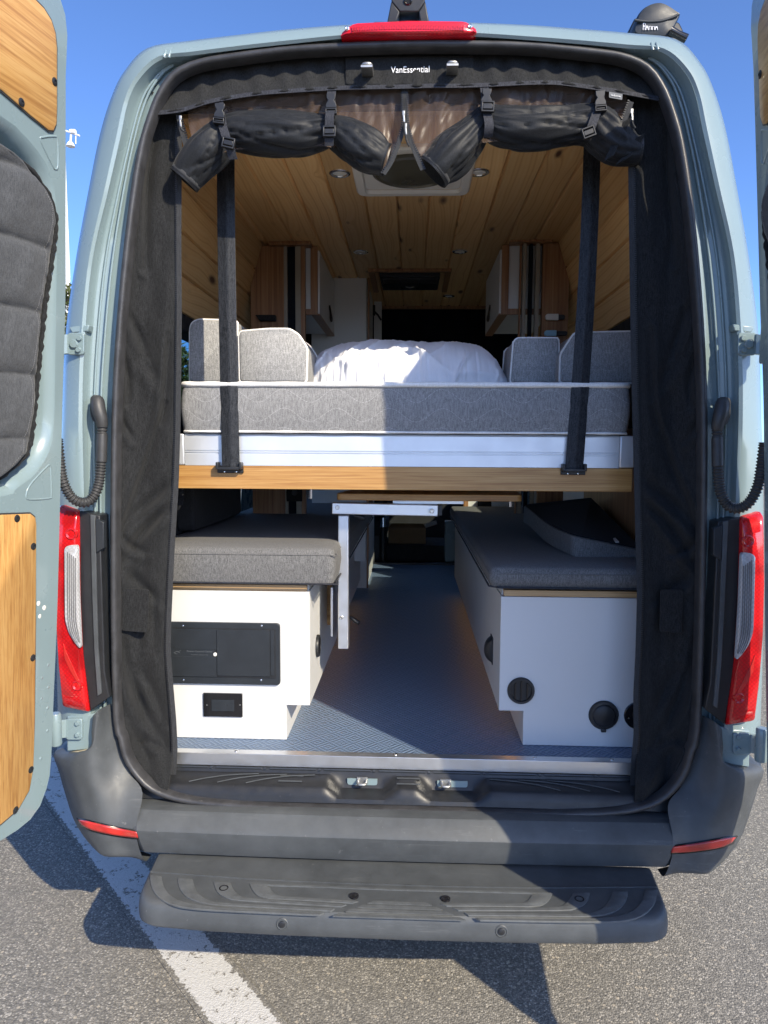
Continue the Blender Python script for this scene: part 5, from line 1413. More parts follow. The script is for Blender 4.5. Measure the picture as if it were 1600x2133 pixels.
def onplane(p):
    n = (B_ - A).cross(D_ - A).normalized(); return Vector((p.x, p.y, A.z - (n.x * (p.x - A.x) + n.y * (p.y - A.y)) / n.z + 0.010))
sp = [onplane(q) for q in smoothpath(sp, 14)]
MB().strip(sp, (1, 0.3, 0), [0.012 - 0.0007 * i for i in range(14)], None, 0.004).build('white_stripe', 'piping', LP)

# ================================================================== folding table
TB = thing('folding_table', 'folding table with a bamboo top on a silver swing arm and leg', 'table', (0.0, 1.0, FZ))
ty = 0.40
a, b = P(700, 1043, Y=ty), P(1088, 1043, Y=ty)
zt0, zt1 = P(890, 1043.5, Y=ty).z, P(890, 1029.5, Y=ty).z
MB().prism(rounded([Vector((a.x, ty, zt0)), Vector((b.x, ty, zt0)), Vector((b.x + 0.02, ty + 0.48, zt0)), Vector((a.x + 0.06, ty + 0.48, zt0))], 0.02), (0, 0, zt1 - zt0)).build('tabletop', 'walnut', TB, bevel=0.002)
a, b = P(818, 1049, Y=0.45), P(966, 1042.5, Y=0.45)
MB().box((a.x, 0.45, a.z), (b.x, 0.70, b.z)).build('mount_plate', 'alu', TB, bevel=0.001)
a, c, = P(692, 1058, Y=0.42), P(912, 1063, Y=0.44)
hh = (P(700, 1046, Y=0.42).z - P(700, 1070, Y=0.42).z)
d_ = (c - a); L = d_.length; d_.normalize()
up_ = Vector((0, 0, 1)); up_ = (up_ - d_ * up_.dot(d_)).normalized()
MB().obox((a + c) / 2, d_, up_.cross(d_), up_, (L, 0.036, hh)).build('swing_arm', 'alu', TB, bevel=0.003)
for x, y in ((703, 1057), (900, 1064.5)):
    q = P(x, y, Y=0.402)
    MB().lathe(q + Vector((0, 0.010, 0)), (0, -1, 0), [(0.0075, 0.0), (0.0075, 0.012), (0.006, 0.015), (0.003, 0.015), (0.003, 0.011), (0, 0.011)], 18).build('bolt', 'chrome', TB, smooth=40)
MB().box((c.x + 0.002, c.y - 0.01, c.z - hh / 2 + .003), (c.x + 0.014, c.y + 0.02, c.z + hh / 2 - .003)).build('end_cap', 'blackpl', TB)
a, b = P(704, 1352, Y=0.40), P(727, 1074, Y=0.40)
MB().box((a.x, 0.40, a.z), (b.x - 0.001, 0.436, b.z)).build('leg', 'alu', TB, bevel=0.003)
MB().lathe(P(711.5, 1286, Y=0.40), (0, -1, 0), [(0.0065, 0), (0.0065, 0.003), (0.005, 0.006), (0.004, 0.004), (0, 0.004)], 16).build('bolt', 'chrome', TB, smooth=40)
a, b = P(691, 1302, Y=0.70), P(699, 1210, Y=0.70)
MB().box((x1i + 0.0005, 0.70, a.z), (b.x, 0.78, b.z)).build('mounting_block', 'walnut', TB, bevel=0.001)
a, b = P(699.5, 1302, Y=0.60), P(704, 1206, Y=0.60)
MB().box((a.x, 0.437, a.z), (b.x, 0.78, b.z)).build('mount_rail', 'alu', TB, bevel=0.001)
a, b = P(728, 1284, Y=0.45), P(748, 1298, Y=0.43)
MB().tube([a, a.lerp(b, .5), b], 0.010, 10, radii=[0.005, 0.008, 0.007]).build('clamp_lever', 'blackpl', TB, smooth=60)
a = P(738, 1074, Y=0.47)
MB().tube([a, a + Vector((0.02, 0, -0.004)), a + Vector((0.035, 0, -0.01))], 0.008, 10).build('clamp_lever', 'blackpl', TB, smooth=60)

# ================================================================== cab things seen under the bed
m = MB()
a, b = P(743, 1222, Z=FZ), P(768, 1222, Z=FZ)
PC = thing('galley_cabinet', 'white galley cabinet with a wood edge at the far end of the aisle', 'cabinet', (a.x, 2.75, FZ))
MB().box((a.x, 2.75, FZ), (b.x - 0.012, 3.5, FZ + 0.70)).build('carcass', 'white', PC)
MB().box((b.x - 0.0115, 2.75, FZ), (b.x, 2.77, FZ + 0.70)).build('edge_board', 'fir_z', PC)
MB().box((b.x - 0.0115, 2.771, FZ + .05), (b.x - .002, 3.5, FZ + 0.68)).build('door', 'white', PC)
SEAT = thing('passenger_seat', 'dark cab seat with a silver-topped post beside the aisle', 'seat', (-0.05, 3.9, 0.62))
a, b = P(798, 1150, Y=3.85), P(810, 1080, Y=3.85)
MB().tube([Vector((a.x, 3.85, 0.66)), Vector((a.x, 3.85, P(800, 1098, Y=3.85).z))], 0.028, 14).build('seat_post', 'blackpl', SEAT, smooth=60)
MB().tube([Vector((a.x, 3.85, P(800, 1097, Y=3.85).z)), Vector((a.x, 3.85, P(800, 1078, Y=3.85).z))], 0.029, 14, radii=[0.029, 0.022]).build('post_cap', 'chrome', SEAT, smooth=60)
MB().prism(rounded([Vector((-0.62, 3.95, 1.0)), Vector((-0.18, 3.95, 1.0)), Vector((-0.18, 3.95, 1.75)), Vector((-0.62, 3.95, 1.75))], 0.08), (0, 0.16, 0)).build('backrest', 'dark', SEAT, bevel=0.03, seg=3)
MB().prism(rounded([Vector((-0.62, 3.95, 0.85)), Vector((-0.18, 3.95, 0.85)), Vector((-0.18, 3.95, 1.0)), Vector((-0.62, 3.95, 1.0))], 0.04), (0, 0.55, 0)).build('cushion', 'dark', SEAT, bevel=0.03, seg=3)
MB().box((-0.6, 4.0, 0.62), (-0.2, 4.45, 0.85)).build('pedestal', 'blackpl', SEAT)
a, b = P(809, 1132, Y=4.15), P(887, 1100, Y=4.15)
BX = thing('cardboard_box', 'brown cardboard box standing on the dark cab floor', 'box', ((a.x + b.x) / 2, 4.15, a.z))
MB().box((a.x, 4.15, a.z), (b.x, 4.50, b.z)).build('box_body', 'card', BX, bevel=0.002)
MB().prism([Vector((a.x, 4.15, b.z + .001)), Vector((b.x, 4.15, b.z + .001)), Vector((b.x - .02, 4.07, b.z + .045)), Vector((a.x + .03, 4.07, b.z + .045))], (0, 0.004, 0.002)).build('flap', 'card', BX)
MB().prism([Vector((b.x + .001, 4.15, b.z)), Vector((b.x + .001, 4.5, b.z)), Vector((b.x + .10, 4.5, b.z + .03)), Vector((b.x + .10, 4.17, b.z + .03))], (0, 0, 0.004)).build('flap', 'card', BX)
MB().box((a.x - .1, 4.05, 0.63), (b.x + .3, 4.6, a.z)).build('crate_base', 'dark', BX)
a = P(943, 1174, Y=3.83)
m = MB(); m.box((P(926, 1174, Y=3.83).x, 3.83, 0.66), (P(950, 1174, Y=3.83).x + .3, 3.95, P(930, 1086, Y=3.83).z))
m.build('cab_pillar', 'paint', VAN, bevel=0.01)
a, b = P(975, 1077, Y=2.63), P(1062, 1043, Y=2.63)
GB = thing('rear_panel', 'low white panel with a small black outlet behind the shaded bench cushion', 'panel', (a.x, 2.63, a.z))
MB().box((a.x, 2.64, FZ), (b.x, 2.66, b.z + 0.2)).build('board', 'white', GB)
q, q2 = P(995, 1056, Y=2.635), P(1024, 1043, Y=2.635)
MB().box((q.x, 2.632, q.z), (q2.x, 2.64, q2.z)).build('outlet', 'gloss', GB, bevel=0.002)
MB().box((P(965, 1077, Y=2.64).x, 2.62, FZ), (a.x - .001, 2.66, b.z + 0.2)).build('edge_board', 'fir_z', GB)
q, q2 = P(598, 1044, Y=1.33), P(630, 1008, Y=1.33)
OT = thing('wall_outlet', 'grey wall outlet on the pine post under the bed', 'outlet', ((q.x + q2.x) / 2, 1.33, q.z))
MB().box((q.x, 1.316, q.z), (q2.x, 1.328, q2.z)).build('cover_plate', 'felt', OT, bevel=0.003)
MB().lathe(P(614, 1026, Y=1.316), (0, -1, 0), [(0.014, 0), (0.013, 0.002), (0.004, 0.002), (0, 0.0005)], 16).build('socket', 'blackpl', OT, smooth=40)
# seat-belt webbing with a metal anchor at the edge of the curtain
SB = thing('track_strap', 'black punched strap with a metal end hanging under the bed beside the curtain', 'strap', P(372, 1060, Y=0.50))
pth = [P(374, 1000, Y=0.50), P(374, 1030, Y=0.50), P(371, 1052, Y=0.49)]
MB().strip(smoothpath(pth, 10), (1, 0, 0), 0.032, None, 0.003).build('webbing', 'webbing', SB)
for y in (1018, 1030, 1042):
    MB().lathe(P(381, y, Y=0.497), (0, -1, 0), [(0.003, 0), (0.003, 0.002), (0, 0.002)], 8).build('rivet', 'chrome', SB)
MB().prism([P(362, 1052, Y=0.488), P(378, 1053, Y=0.488), P(374, 1062, Y=0.488), P(362, 1064, Y=0.488)], (0, -0.003, 0)).build('anchor', 'chrome', SB)

# ================================================================== awning on the roof edge
AW = thing('awning', 'black cassette awning with a moulded end cap on the roof corner', 'awning', P(1370, 80, Y=0.35))
ya = 0.32
cap = [P(x, y, Y=ya) for x, y in [(1320, 74), (1322, 50), (1330, 30), (1345, 15), (1366, 8), (1385, 11), (1412, 28), (1416, 33), (1404, 58), (1392, 80), (1360, 79)]]
cc_ = sum(cap, Vector()) / len(cap); sc_ = smoothpath(cap, 60, True)
MB().loft([[q + Vector((0, 3.4, 0)) for q in sc_], [q + Vector((0, 0.03, 0)) for q in sc_]], True, True).build('cassette', 'blackpl', AW, smooth=50)
MB().loft([[q + Vector((0, 0.03, 0)) for q in sc_], sc_, [q.lerp(cc_, 0.08) + Vector((0, -0.010, 0)) for q in sc_], [q.lerp(cc_, 0.5) + Vector((0, -0.016, 0)) for q in sc_]], True, True).build('end_cap', 'panelpl', AW, smooth=40)
rg = [P(x, y, Y=ya - 0.016) for x, y in [(1322, 42), (1345, 45), (1375, 44), (1402, 36), (1413, 30)]]
MB().tube(smoothpath(rg, 20), 0.004, 8).build('cap_ridge', 'panelpl', AW, smooth=60)
c2 = [P(x, y, Y=ya + 0.02) for x, y in [(1404, 42), (1416, 46), (1424, 62), (1426, 90), (1414, 96), (1396, 80)]]
MB().prism(c2, (0, 3.3, 0)).build('lead_rail', 'blackpl', AW, bevel=0.006)
kp = [P(x, y, Y=ya - 0.02) for x, y in [(1396, 64), (1412, 72), (1430, 81)]]
MB().tube(kp, 0.012, 12, radii=[0.013, 0.011, 0.013]).build('crank_eye', 'gloss', AW, smooth=60)
br = [P(x, y, Y=ya + 0.06) for x, y in [(1306, 74), (1322, 38), (1328, 36), (1326, 80)]]
MB().prism(br, (0, 0.08, 0)).build('roof_bracket', 'blackpl', AW, bevel=0.004)
# bracket foot so that the cassette stands on the roof
f0 = P(1372, 84, Y=ya + .05)
MB().box((f0.x - 0.06, ya + 0.05, f0.z - 0.06), (f0.x + 0.04, ya + 0.20, f0.z + 0.01)).build('roof_bracket', 'blackpl', AW, bevel=0.004)
text_mesh('lettering', 'FIAMMA', 0.030, P(1354.5, 56, Y=ya - 0.0145), (1, 0, 0), (0, 0, 1), 'silver', AW, 0.0012, P(1370, 56, Y=ya).x - P(1339, 56, Y=ya).x)
# ================================================================== insect screen across the opening
SCR = thing('insect_screen', 'black zip-up insect screen hung in the rear opening with its mesh rolled up', 'insect screen', (0, 0.09, 0.6))
def lerp_keys(keys, y):
    if y <= keys[0][1]: return keys[0][0]
    for (x0, y0), (x1, y1) in zip(keys, keys[1:]):
        if y0 <= y <= y1:
            t = (y - y0) / (y1 - y0); return x0 + (x1 - x0) * t
    return keys[-1][0]
def sm_keys(keys, y):
    return sum(lerp_keys(keys, y + d) for d in (-14, -7, 0, 7, 14)) / 5
OUTL = [(x - 6, y) for x, y in [(322, 240), (303, 305), (287, 400), (270, 540), (258, 690), (252, 850), (249, 1060), (249, 1300), (252, 1500), (262, 1560), (283, 1612), (312, 1640), (345, 1662)]]
INL = [(368, 225), (367, 500), (368, 640), (367, 760), (365, 900), (362, 1000), (353, 1150), (347, 1280), (345, 1350), (350, 1420), (357, 1500), (360, 1560), (357, 1610), (346, 1660)]
OUTR = [(x + 6, y) for x, y in [(1383, 215), (1394, 240), (1410, 305), (1426, 400), (1443, 540), (1456, 690), (1463, 850), (1462, 1060), (1460, 1300), (1446, 1500), (1430, 1570), (1400, 1630), (1352, 1668)]]
INR = [(1318, 205), (1321, 400), (1324, 640), (1327, 800), (1331, 960), (1335, 1130), (1338, 1240), (1335, 1350), (1330, 1450), (1331, 1530), (1325, 1590), (1322, 1668)]
def ridge(v): return 1.0 - abs(v)
FOLDS = [  # crease lines on the left panel in photo pixels: points, half width, depth
    ([(322, 262), (308, 380), (304, 470), (303, 560)], 9, 0.016), ([(300, 300), (292, 420), (284, 560), (276, 660)], 12, 0.008),
    ([(268, 655), (285, 690), (306, 740)], 10, 0.012), ([(258, 742), (267, 790), (266, 840)], 8, 0.013), ([(300, 745), (318, 775), (330, 800)], 13, 0.008),
    ([(347, 842), (331, 885), (306, 965), (262, 1085), (250, 1112)], 8, 0.010), ([(352, 700), (346, 800), (338, 880)], 8, 0.010),
    ([(252, 872), (264, 894), (276, 915)], 8, 0.010), ([(250, 1112), (285, 1068), (330, 1030), (358, 1000)], 12, 0.014), ([(250, 1185), (290, 1120), (330, 1075), (356, 1050)], 10, 0.014),
    ([(250, 1118), (275, 1140), (300, 1150)], 9, 0.013), ([(262, 1190), (290, 1215), (330, 1250)], 13, 0.012), ([(318, 1235), (322, 1300), (325, 1360)], 12, 0.008),
    ([(253, 1322), (262, 1380), (285, 1450), (330, 1530)], 14, 0.018), ([(292, 1390), (318, 1440), (344, 1500)], 12, 0.010), ([(270, 1560), (300, 1540), (345, 1560)], 10, 0.010), ([(280, 1530), (310, 1580), (330, 1640)], 12, 0.010)]
def fold(px, py, seed, s):
    """cloth relief: broad soft folds plus the creases that hang on the left; the other side hangs in mirror image with its own wander"""
    if s < 0: px = 1704 - px + 10 * noise.noise(Vector((py * .006, 3, seed))); py = py + 25 * noise.noise(Vector((py * .004, 8, seed)))
    wx = 14 * noise.noise(Vector((px * .008, py * .005, seed + 4)))
    d = 0.012 * noise.noise(Vector(((px + wx + py * 0.12) * 0.020, py * 0.0042, seed))) + 0.003 * noise.noise(Vector(((px + wx) * 0.05, py * 0.016, seed + 9)))
    for pts, hw, dep in FOLDS:
        ys = [q[1] for q in pts]
        if py < min(ys) - 40 or py > max(ys) + 40: continue
        best = 1e9; sgn = 1
        L = len(pts) - 1
        for i in range(L):
            (x0, y0), (x1, y1) = pts[i], pts[i + 1]
            vx, vy = x1 - x0, y1 - y0; ll = vx * vx + vy * vy
            t = max(0.0, min(1.0, ((px - x0) * vx + (py - y0) * vy) / ll))
            dx, dy = px - x0 - vx * t, py - y0 - vy * t
            q = math.hypot(dx, dy)
            if q < best: best = q; sgn = 1 if vx * dy - vy * dx > 0 else -1; u = (i + t) / L
        fade = math.sin(math.pi * min(1, max(0, 0.06 + 0.88 * u))) ** 0.6
        q = best / hw
        d += dep * fade * (math.exp(-q * q) - 0.75 * math.exp(-((q * sgn - 1.5) / 1.0) ** 2))
    return d
def side_panel(outk, ink, y0, y1, seed, s):
    def fn(a, b):
        y = y0 + (y1 - y0) * a; xo_ = sm_keys(outk, y); xi = sm_keys(ink, y); x = xo_ + (xi - xo_) * b
        e = sm(0, 0.12, b) * (1 - 0.75 * sm(0.80, 1.0, b))
        Y = 0.048 + 0.036 * sm(0, 0.5, b) + fold(x, y, seed, s) * e * 1.45 - 0.062 * sm(1555, 1635, y) * sm(0.15, 0.6, b)
        return P(x, y, Y=Y)
    o = MB().grid(fn, 340, 46).build('side_panel', 'nylon', SCR, smooth=180, solid=0.0015)
    return o
def zip_edge(keys_xy, Y, side, n, wpx=9, tape=True, teeth=True, par=None):
    """tape strip and a row of teeth along a pixel path; side = +1 when the cloth is on the right of the path"""
    pts = smoothpath([P(x, y, Y=Y - 0.002) for x, y in keys_xy], n)
    wd = []
    for i in range(n):
        t = (pts[min(i + 1, n - 1)] - pts[max(i - 1, 0)]).normalized(); w_ = t.cross(Vector((0, 1, 0))).normalized()
        wd.append(w_)
    sgn = side
    if tape:
        c = [p + w_ * sgn * wpx * 0.00068 for p, w_ in zip(pts, wd)]
        MB().strip(c, wd, wpx * 0.00136, None, 0.0012).build('zipper_tape', 'zip', par or SCR, smooth=40)
    if teeth:
        m = MB(); L = sum((a - b).length for a, b in zip(pts, pts[1:])); k = int(L / 0.0056)
        tp = smoothpath(pts, k)
        for i in range(k):
            t = (tp[min(i + 1, k - 1)] - tp[max(i - 1, 0)]).normalized(); w_ = t.cross(Vector((0, 1, 0))).normalized()
            m.obox(tp[i] - w_ * sgn * 0.0012, w_, t, Vector((0, 1, 0)), (0.0052, 0.0030, 0.0032))
        z = m.build('zipper_teeth', 'blackpl', par or SCR); z['kind'] = 'stuff'
pl_ = side_panel(OUTL, INL, 192, 1664, 2.0, 1)
pr_ = side_panel(OUTR, INR, 175, 1670, 11.0, -1)
zip_edge([(sm_keys(INL, y), y) for y in range(232, 1640, 16)], 0.082, 1, 300, 11)
zip_edge([(sm_keys(INR, y), y) for y in range(215, 1640, 16)], 0.082, -1, 300, 11)
def patch(x0, y0, x1, y1, Y, tilt):
    pts = rounded([P(x0, y0, Y=Y), P(x1, y0 + tilt, Y=Y), P(x1 - 4, y1 + 4, Y=Y), P(x0 - 2, y1, Y=Y)], 0.008, 4)
    MB().prism(pts, (0, 0.003, 0)).build('stitched_patch', 'nylon', SCR, bevel=0.001)
patch(255, 1226, 311, 1314, 0.052, 2); patch(1376, 1228, 1424, 1316, 0.052, 0)

# valance
SEAM = [(326, 236), (380, 229), (440, 211), (530, 196), (600, 190), (700, 184), (780, 182), (840, 181), (900, 179), (960, 179), (1040, 176), (1100, 173), (1160, 173), (1230, 182), (1290, 191), (1340, 200), (1372, 206)]
TOPV = [(322, 205), (345, 175), (372, 155), (418, 132), (500, 118), (600, 107), (720, 100), (852, 96), (985, 97), (1100, 99), (1200, 107), (1290, 123), (1337, 149), (1366, 175), (1384, 205)]
def ykey(keys, x):
    for (x0, y0), (x1, y1) in zip(keys, keys[1:]):
        if x0 <= x <= x1: return y0 + (y1 - y0) * (x - x0) / (x1 - x0)
    return keys[0][1] if x < keys[0][0] else keys[-1][1]
def val(a, b):
    x = 326 + (1376 - 326) * a; yt = sum(ykey(TOPV, x + d) for d in (-12, 0, 12)) / 3 - 4; yb = sum(ykey(SEAM, x + d) for d in (-10, 0, 10)) / 3
    yt = min(yt, yb - 6); y = yt + (yb - yt) * b
    wv = math.sin(x * 0.115 + 2.2 * noise.noise(Vector((x * .012, 0.3, 1)))) * (0.7 + 0.5 * noise.noise(Vector((x * .02, 5, 1))))
    Y = 0.075 - 0.046 * b + 0.0085 * wv * math.sin(math.pi * min(1, b * 0.93)) + 0.004 * noise.noise(Vector((x * .05, b * 2, 7)))
    return P(x, y, Y=Y)
MB().grid(val, 420, 24).build('valance', 'nylon', SCR, smooth=180, solid=0.0015)
sp = smoothpath([P(x, y, Y=0.030) for x, y in SEAM], 160)
MB().strip(sp, (0, 0.12, 1), 0.011, None, 0.003).build('seam_binding', 'webbing', SCR, smooth=40)
# flap with the printed name
def flap(a, b):
    x = 720 + 266 * a; y = 120 + 57 * b - 3 * a + (2.0 * (1 - 4 * (a - .5) ** 2)) * b
    Y = 0.054 - 0.022 * b + 0.0022 * math.sin(x * 0.16) * b
    return P(x, y, Y=Y)
MB().grid(flap, 90, 12).build('name_flap', 'nylon', SCR, smooth=180, solid=0.0018)
text_mesh('lettering', 'VanEssential', 0.024, P(855, 145.5, Y=0.0395), (1, 0, 0.006), (0, 0.05, 1), 'logo', SCR, 0.0006, P(895, 146, Y=.045).x - P(815, 146, Y=.045).x)
tg = [P(x, y, Y=0.026) for x, y in [(1269, 191), (1297, 196), (1296, 208), (1269, 203)]]
MB().prism(tg, (0, 0.0015, 0)).build('brand_tag', 'greyprint', SCR)
text_mesh('lettering', 'VanEssential', 0.006, P(1283, 199.5, Y=0.0245), (1, 0, -0.16), (0.16, 0, 1), 'logo', SCR, 0.0003, 0.026)

# brown mesh panels, left and right of the centre zip
def mesh_panel(edge_in, edge_out, ytop_f, ybot_f, seed):
    def fn(a, b):
        y0 = 0; t = a
        xi = edge_out; xo_ = edge_in
        x_top = edge_out[0][0] + (edge_in[0][0] - edge_out[0][0]) * t
        yt = ykey(SEAM, x_top) + 1
        x_bot = edge_out[1][0] + (edge_in[1][0] - edge_out[1][0]) * t
        yb = ybot_f(t)
        bow = edge_in[2] * (t ** 6) * 4 * b * (1 - b) + edge_out[2] * ((1 - t) ** 6) * 4 * b * (1 - b)
        x = x_top + (x_bot - x_top) * b + bow; y = yt + (yb - yt) * b
        w_ = 0.007 * noise.noise(Vector((x * .03, y * .018, seed))) + 0.0035 * noise.noise(Vector((x * .09 + y * .05, y * .03, seed + 3))) + 0.0045 * noise.noise(Vector((x * .075, y * .012, seed + 21))) * (1 - 0.6 * b)
        return P(x, y, Y=0.046 + 0.014 * math.sin(math.pi * b) + w_)
    MB().grid(fn, 150, 40).build('mesh_panel', 'screen', SCR, smooth=180)
mesh_panel(((838, 181), (800, 352), 16), ((392, 226), (418, 338), -8), None, lambda t: 300 + 30 * (1 - t) ** 4 + 52 * t ** 6, 3.0)
mesh_panel(((848, 181), (884, 336), -16), ((1306, 193), (1290, 300), 4), None, lambda t: 290 + 46 * t ** 5, 8.0)
zip_edge([(838, 184), (839, 230), (838, 262), (826, 300), (812, 335), (796, 360)], 0.040, 1, 60, 8)
zip_edge([(847, 184), (848, 230), (851, 262), (860, 295), (872, 325), (884, 352)], 0.040, -1, 60, 8)
zip_edge([(376, 234), (381, 258), (388, 285), (397, 318)], 0.044, -1, 40, 10)
zip_edge([(1310, 210), (1300, 238), (1288, 268), (1268, 300)], 0.030, 1, 40, 10)

# rolled cloth
def roll(path, Y, seed, knots, name='rolled_cloth', squash=0.92):
    pts = [P(x, y, Y=Y) for x, y, r in path]; rs = [r / 742.0 for x, y, r in path]
    n = 190; sp = smoothpath(pts, n)
    cum = [0]
    for a, b in zip(pts, pts[1:]): cum.append(cum[-1] + (b - a).length)
    rp = smoothpath([Vector((c, r, 0)) for c, r in zip(cum, rs)], n)
    rings = []; prev = None; K = 56
    cum_s = [0.0]
    for a_, b_ in zip(sp, sp[1:]): cum_s.append(cum_s[-1] + (b_ - a_).length)
    for i, q in enumerate(sp):
        t = (sp[min(i + 1, n - 1)] - sp[max(i - 1, 0)]).normalized()
        a = Vector((0, -1, 0)) if prev is None else prev
        b = (a - t * a.dot(t)).normalized(); c = t.cross(b); prev = b
        r = rp[i].y; s = i / n; ring = []
        for k in range(K):
            th = 2 * math.pi * k / K
            u = cum_s[i] * 9.0
            near = max(math.exp(-((s - k_) / 0.055) ** 2) for k_ in knots)
            tw = th + 0.35 * u
            w1 = noise.noise(Vector((math.cos(tw) * 1.0, math.sin(tw) * 1.0, u * 0.7 + seed)))
            w2 = max(ridge(noise.noise(Vector((math.cos(th + .22 * u) * 1.7, math.sin(th + .22 * u) * 1.7, u * 0.30 + seed + 5)))) ** 9, 0.8 * ridge(noise.noise(Vector((math.cos(th - .35 * u) * 1.4, math.sin(th - .35 * u) * 1.4, u * 0.42 + seed + 15)))) ** 10)
            w3 = noise.noise(Vector((math.cos(th) * 4.2, math.sin(th) * 4.2, u * 0.55 + seed + 9)))
            endf = sm(0, 0.06, s) * sm(0, 0.06, 1 - s)
            rr_ = r * (1 + (0.10 * w1 - 0.23 * w2 + (0.045 + 0.13 * near) * w3 + 0.07) * endf)
            ring.append(q + (b * math.cos(th) * squash + c * math.sin(th)) * rr_)
        rings.append(ring)
    # turn the cloth back inside at both open ends
    def inner(ring, q, dirv): return [[q.lerp(p, 0.93) - dirv * 0.004 for p in ring], [q.lerp(p, 0.90) + dirv * 0.03 for p in ring], [q.lerp(p, 0.6) + dirv * 0.07 for p in ring]]
    d0 = (sp[1] - sp[0]).normalized(); d1 = (sp[-2] - sp[-1]).normalized()
    full = inner(rings[0], sp[0], d0)[::-1] + rings + inner(rings[-1], sp[-1], d1)
    o = MB().loft(full, True, True).build(name, 'rollnylon', SCR, smooth=180)
    # hem tape and teeth round each open end
    for q, d, ring in ((sp[0], d0, rings[0]), (sp[-1], d1, rings[-1])):
        hem = [[q.lerp(p, 1.02) + d * h for p in ring] for h in (-0.001, 0.012)]
        MB().loft(hem, True).build('zipper_tape', 'zip', SCR, smooth=180, solid=0.001)
        lp_ = smoothpath([q.lerp(p, 1.0) - d * 0.002 for p in ring], 64, True); m = MB()
        for i in range(64):
            t = (lp_[(i + 1) % 64] - lp_[i - 1]).normalized(); w_ = d.cross(t).normalized()
            m.obox(lp_[i], d, t, w_, (0.0055, 0.0028, 0.0032))
        z = m.build('zipper_teeth', 'blackpl', SCR); z['kind'] = 'stuff'
    return o
roll([(385, 373, 33), (404, 349, 37), (430, 320, 41), (455, 292, 37), (472, 277, 33), (505, 274, 39), (560, 277, 43), (620, 280, 42), (660, 276, 35), (688, 272, 30), (714, 282, 35), (742, 300, 41), (772, 318, 42), (792, 328, 36), (803, 332, 30)], 0.066, 1.0, (0.22, 0.70))
roll([(903, 358, 37), (917, 343, 41), (945, 316, 44), (973, 290, 37), (998, 264, 29), (1016, 254, 31), (1040, 262, 37), (1080, 268, 40), (1130, 268, 40), (1180, 264, 36), (1215, 260, 36), (1240, 262, 38), (1262, 282, 42), (1288, 302, 41), (1312, 312, 33), (1330, 313, 26)], 0.066, 21.0, (0.27, 0.76))
# loose end of the roll: a folded hem hanging past the strap
def hem(pts, wid, Y):
    sp_ = smoothpath([P(x, y, Y=Y + 0.01 * math.sin(i * 1.3)) for i, (x, y) in enumerate(pts)], 24)
    MB().strip(sp_, (1, -0.2, 0.5), [wid] * 24, None, 0.004).build('folded_hem', 'nylon', SCR, smooth=40)
hem([(1308, 248), (1290, 285), (1268, 330)], 0.022, 0.014)
hem([(1330, 285), (1318, 310), (1296, 336)], 0.030, 0.028)

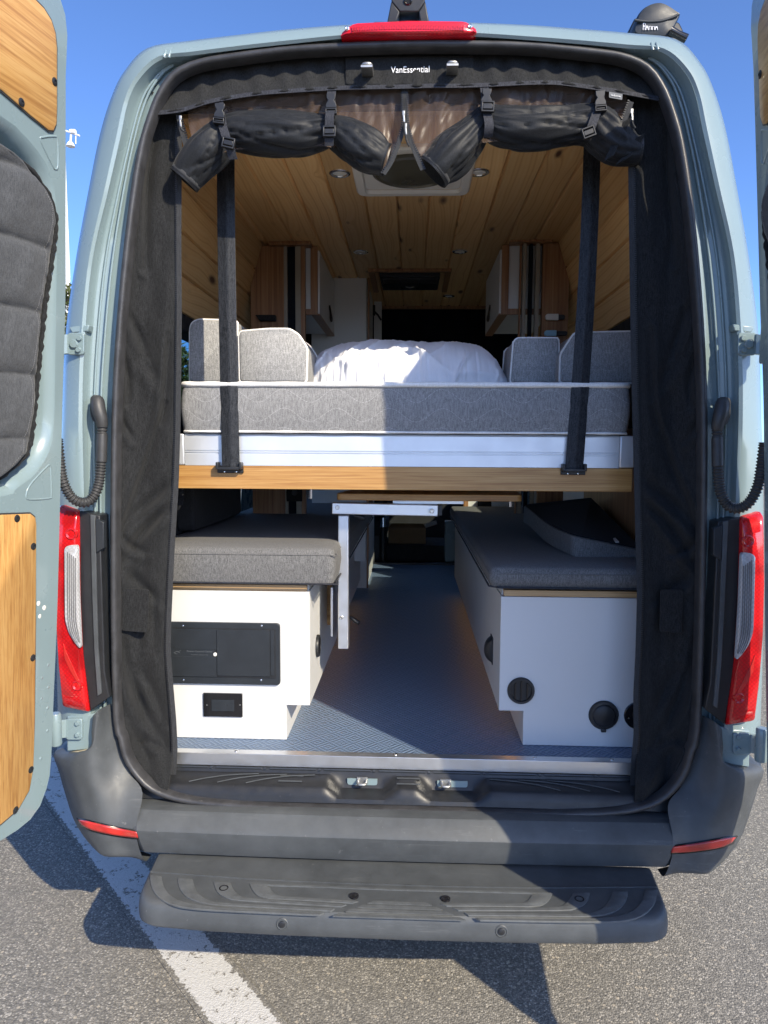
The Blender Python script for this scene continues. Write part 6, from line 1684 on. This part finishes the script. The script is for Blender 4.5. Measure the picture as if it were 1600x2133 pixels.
# straps with side-release buckles
def roll_strap(pts, bk, sl):
    sp_ = smoothpath([P(x, y, Y=Y) for x, y, Y in pts], 26)
    st = MB().strip(sp_, (1, 0, 0), 0.0235, None, 0.0022).build('roll_strap', 'webbing', SCR, smooth=40)
    x, y, Y, an = bk
    c = P(x, y, Y=Y); ax = Vector((math.cos(an), 0, -math.sin(an))); az = Vector((math.sin(an), 0, math.cos(an))); ay = Vector((0, 1, 0))
    m = MB(); hw = 0.0145
    poly = [(-hw * .85, .026), (hw * .85, .026), (hw * .8, .014), (hw * .55, .009), (hw * .95, .0), (hw, -.010), (-hw, -.010), (-hw * .95, .0), (-hw * .55, .009), (-hw * .8, .014)]
    m.prism([c + ax * px_ + az * pz_ - ay * 0.006 for px_, pz_ in poly], (0, 0.010, 0))
    m.obox(c + az * -0.0135 - ay * 0.003, ax, ay, az, (0.030, 0.012, 0.004)); m.obox(c + az * -0.0245 - ay * 0.003, ax, ay, az, (0.030, 0.012, 0.004))
    for s in (-1, 1): m.obox(c + az * -0.019 + ax * (s * 0.0135) - ay * 0.003, ax, ay, az, (0.003, 0.012, 0.012))
    m.obox(c + az * -0.019 - ay * 0.004, ax, ay, az, (0.022, 0.006, 0.004))
    m.build('buckle', 'blackpl', st, bevel=0.0012)
    x, y, Y, an = sl
    c = P(x, y, Y=Y); ax = Vector((math.cos(an), 0, -math.sin(an))); az = Vector((math.sin(an), 0, math.cos(an)))
    m = MB()
    for dz, w_ in ((0.0115, 0.034), (-0.0115, 0.034)): m.obox(c + az * dz, ax, ay, az, (w_, 0.010, 0.005))
    for s in (-1, 1): m.obox(c + ax * (s * 0.0150), ax, ay, az, (0.0045, 0.010, 0.024))
    m.obox(c - ay * 0.001, ax, ay, az, (0.026, 0.006, 0.013))
    m.build('slider', 'blackpl', st, bevel=0.0015)
roll_strap([(456, 209, 0.034), (459, 232, 0.026), (464, 262, 0.020), (471, 285, 0.008), (480, 312, 0.008), (486, 332, 0.018)], (458, 238, 0.018, 0.12), (476, 298, 0.002, 0.22))
roll_strap([(691, 186, 0.032), (690, 214, 0.026), (687, 240, 0.010), (686, 262, 0.012), (686, 288, 0.012), (686, 304, 0.018)], (690, 218, 0.020, 0.0), (686, 274, 0.006, 0.0))
roll_strap([(1009, 177, 0.032), (1012, 208, 0.026), (1015, 235, 0.022), (1019, 258, 0.012), (1018, 276, 0.018), (1017, 286, 0.028)], (1013, 208, 0.020, 0.04), (1016, 222.5, 0.014, 0.04))
roll_strap([(1250, 190, 0.030), (1249, 215, 0.022), (1241, 240, 0.014), (1233, 262, 0.002), (1226, 282, 0.012), (1222, 292, 0.018)], (1250, 212, 0.016, -0.06), (1226, 276, 0.000, -0.35))
# zip pulls
def pull(x, y, ln, Y=0.030, cord=True):
    c = P(x, y, Y=Y)
    m = MB(); m.obox(c, (1, 0, 0), (0, 1, 0), (0, 0, 1), (0.007, 0.006, 0.012)); m.obox(c + Vector((0.001, -0.004, -0.016)), (1, 0, 0.1), (0, 1, 0), (-0.1, 0, 1), (0.005, 0.002, 0.020))
    o = m.build('zip_pull', 'steel', SCR, bevel=0.001)
    if cord:
        MB().tube(smoothpath([c + Vector((0.001, -0.004, -0.024)), c + Vector((0.003, -0.004, -0.024 - ln * .5)), c + Vector((0.010, -0.003, -0.024 - ln))], 10), 0.0028, 8).build('pull_cord', 'zip', o, smooth=60)
pull(841, 236, 0.05); pull(845, 262, 0.03); pull(376, 246, 0.012); pull(1316, 232, 0.02)
hook = MB().strip(smoothpath([P(x, y, Y=0.040) for x, y in [(303, 1618), (292, 1598), (280, 1606), (284, 1622), (300, 1640), (318, 1652)]], 24), (0.15, 1, 0), 0.02, None, 0.003)
hook.build('corner_tab', 'nylon', SCR, smooth=50)
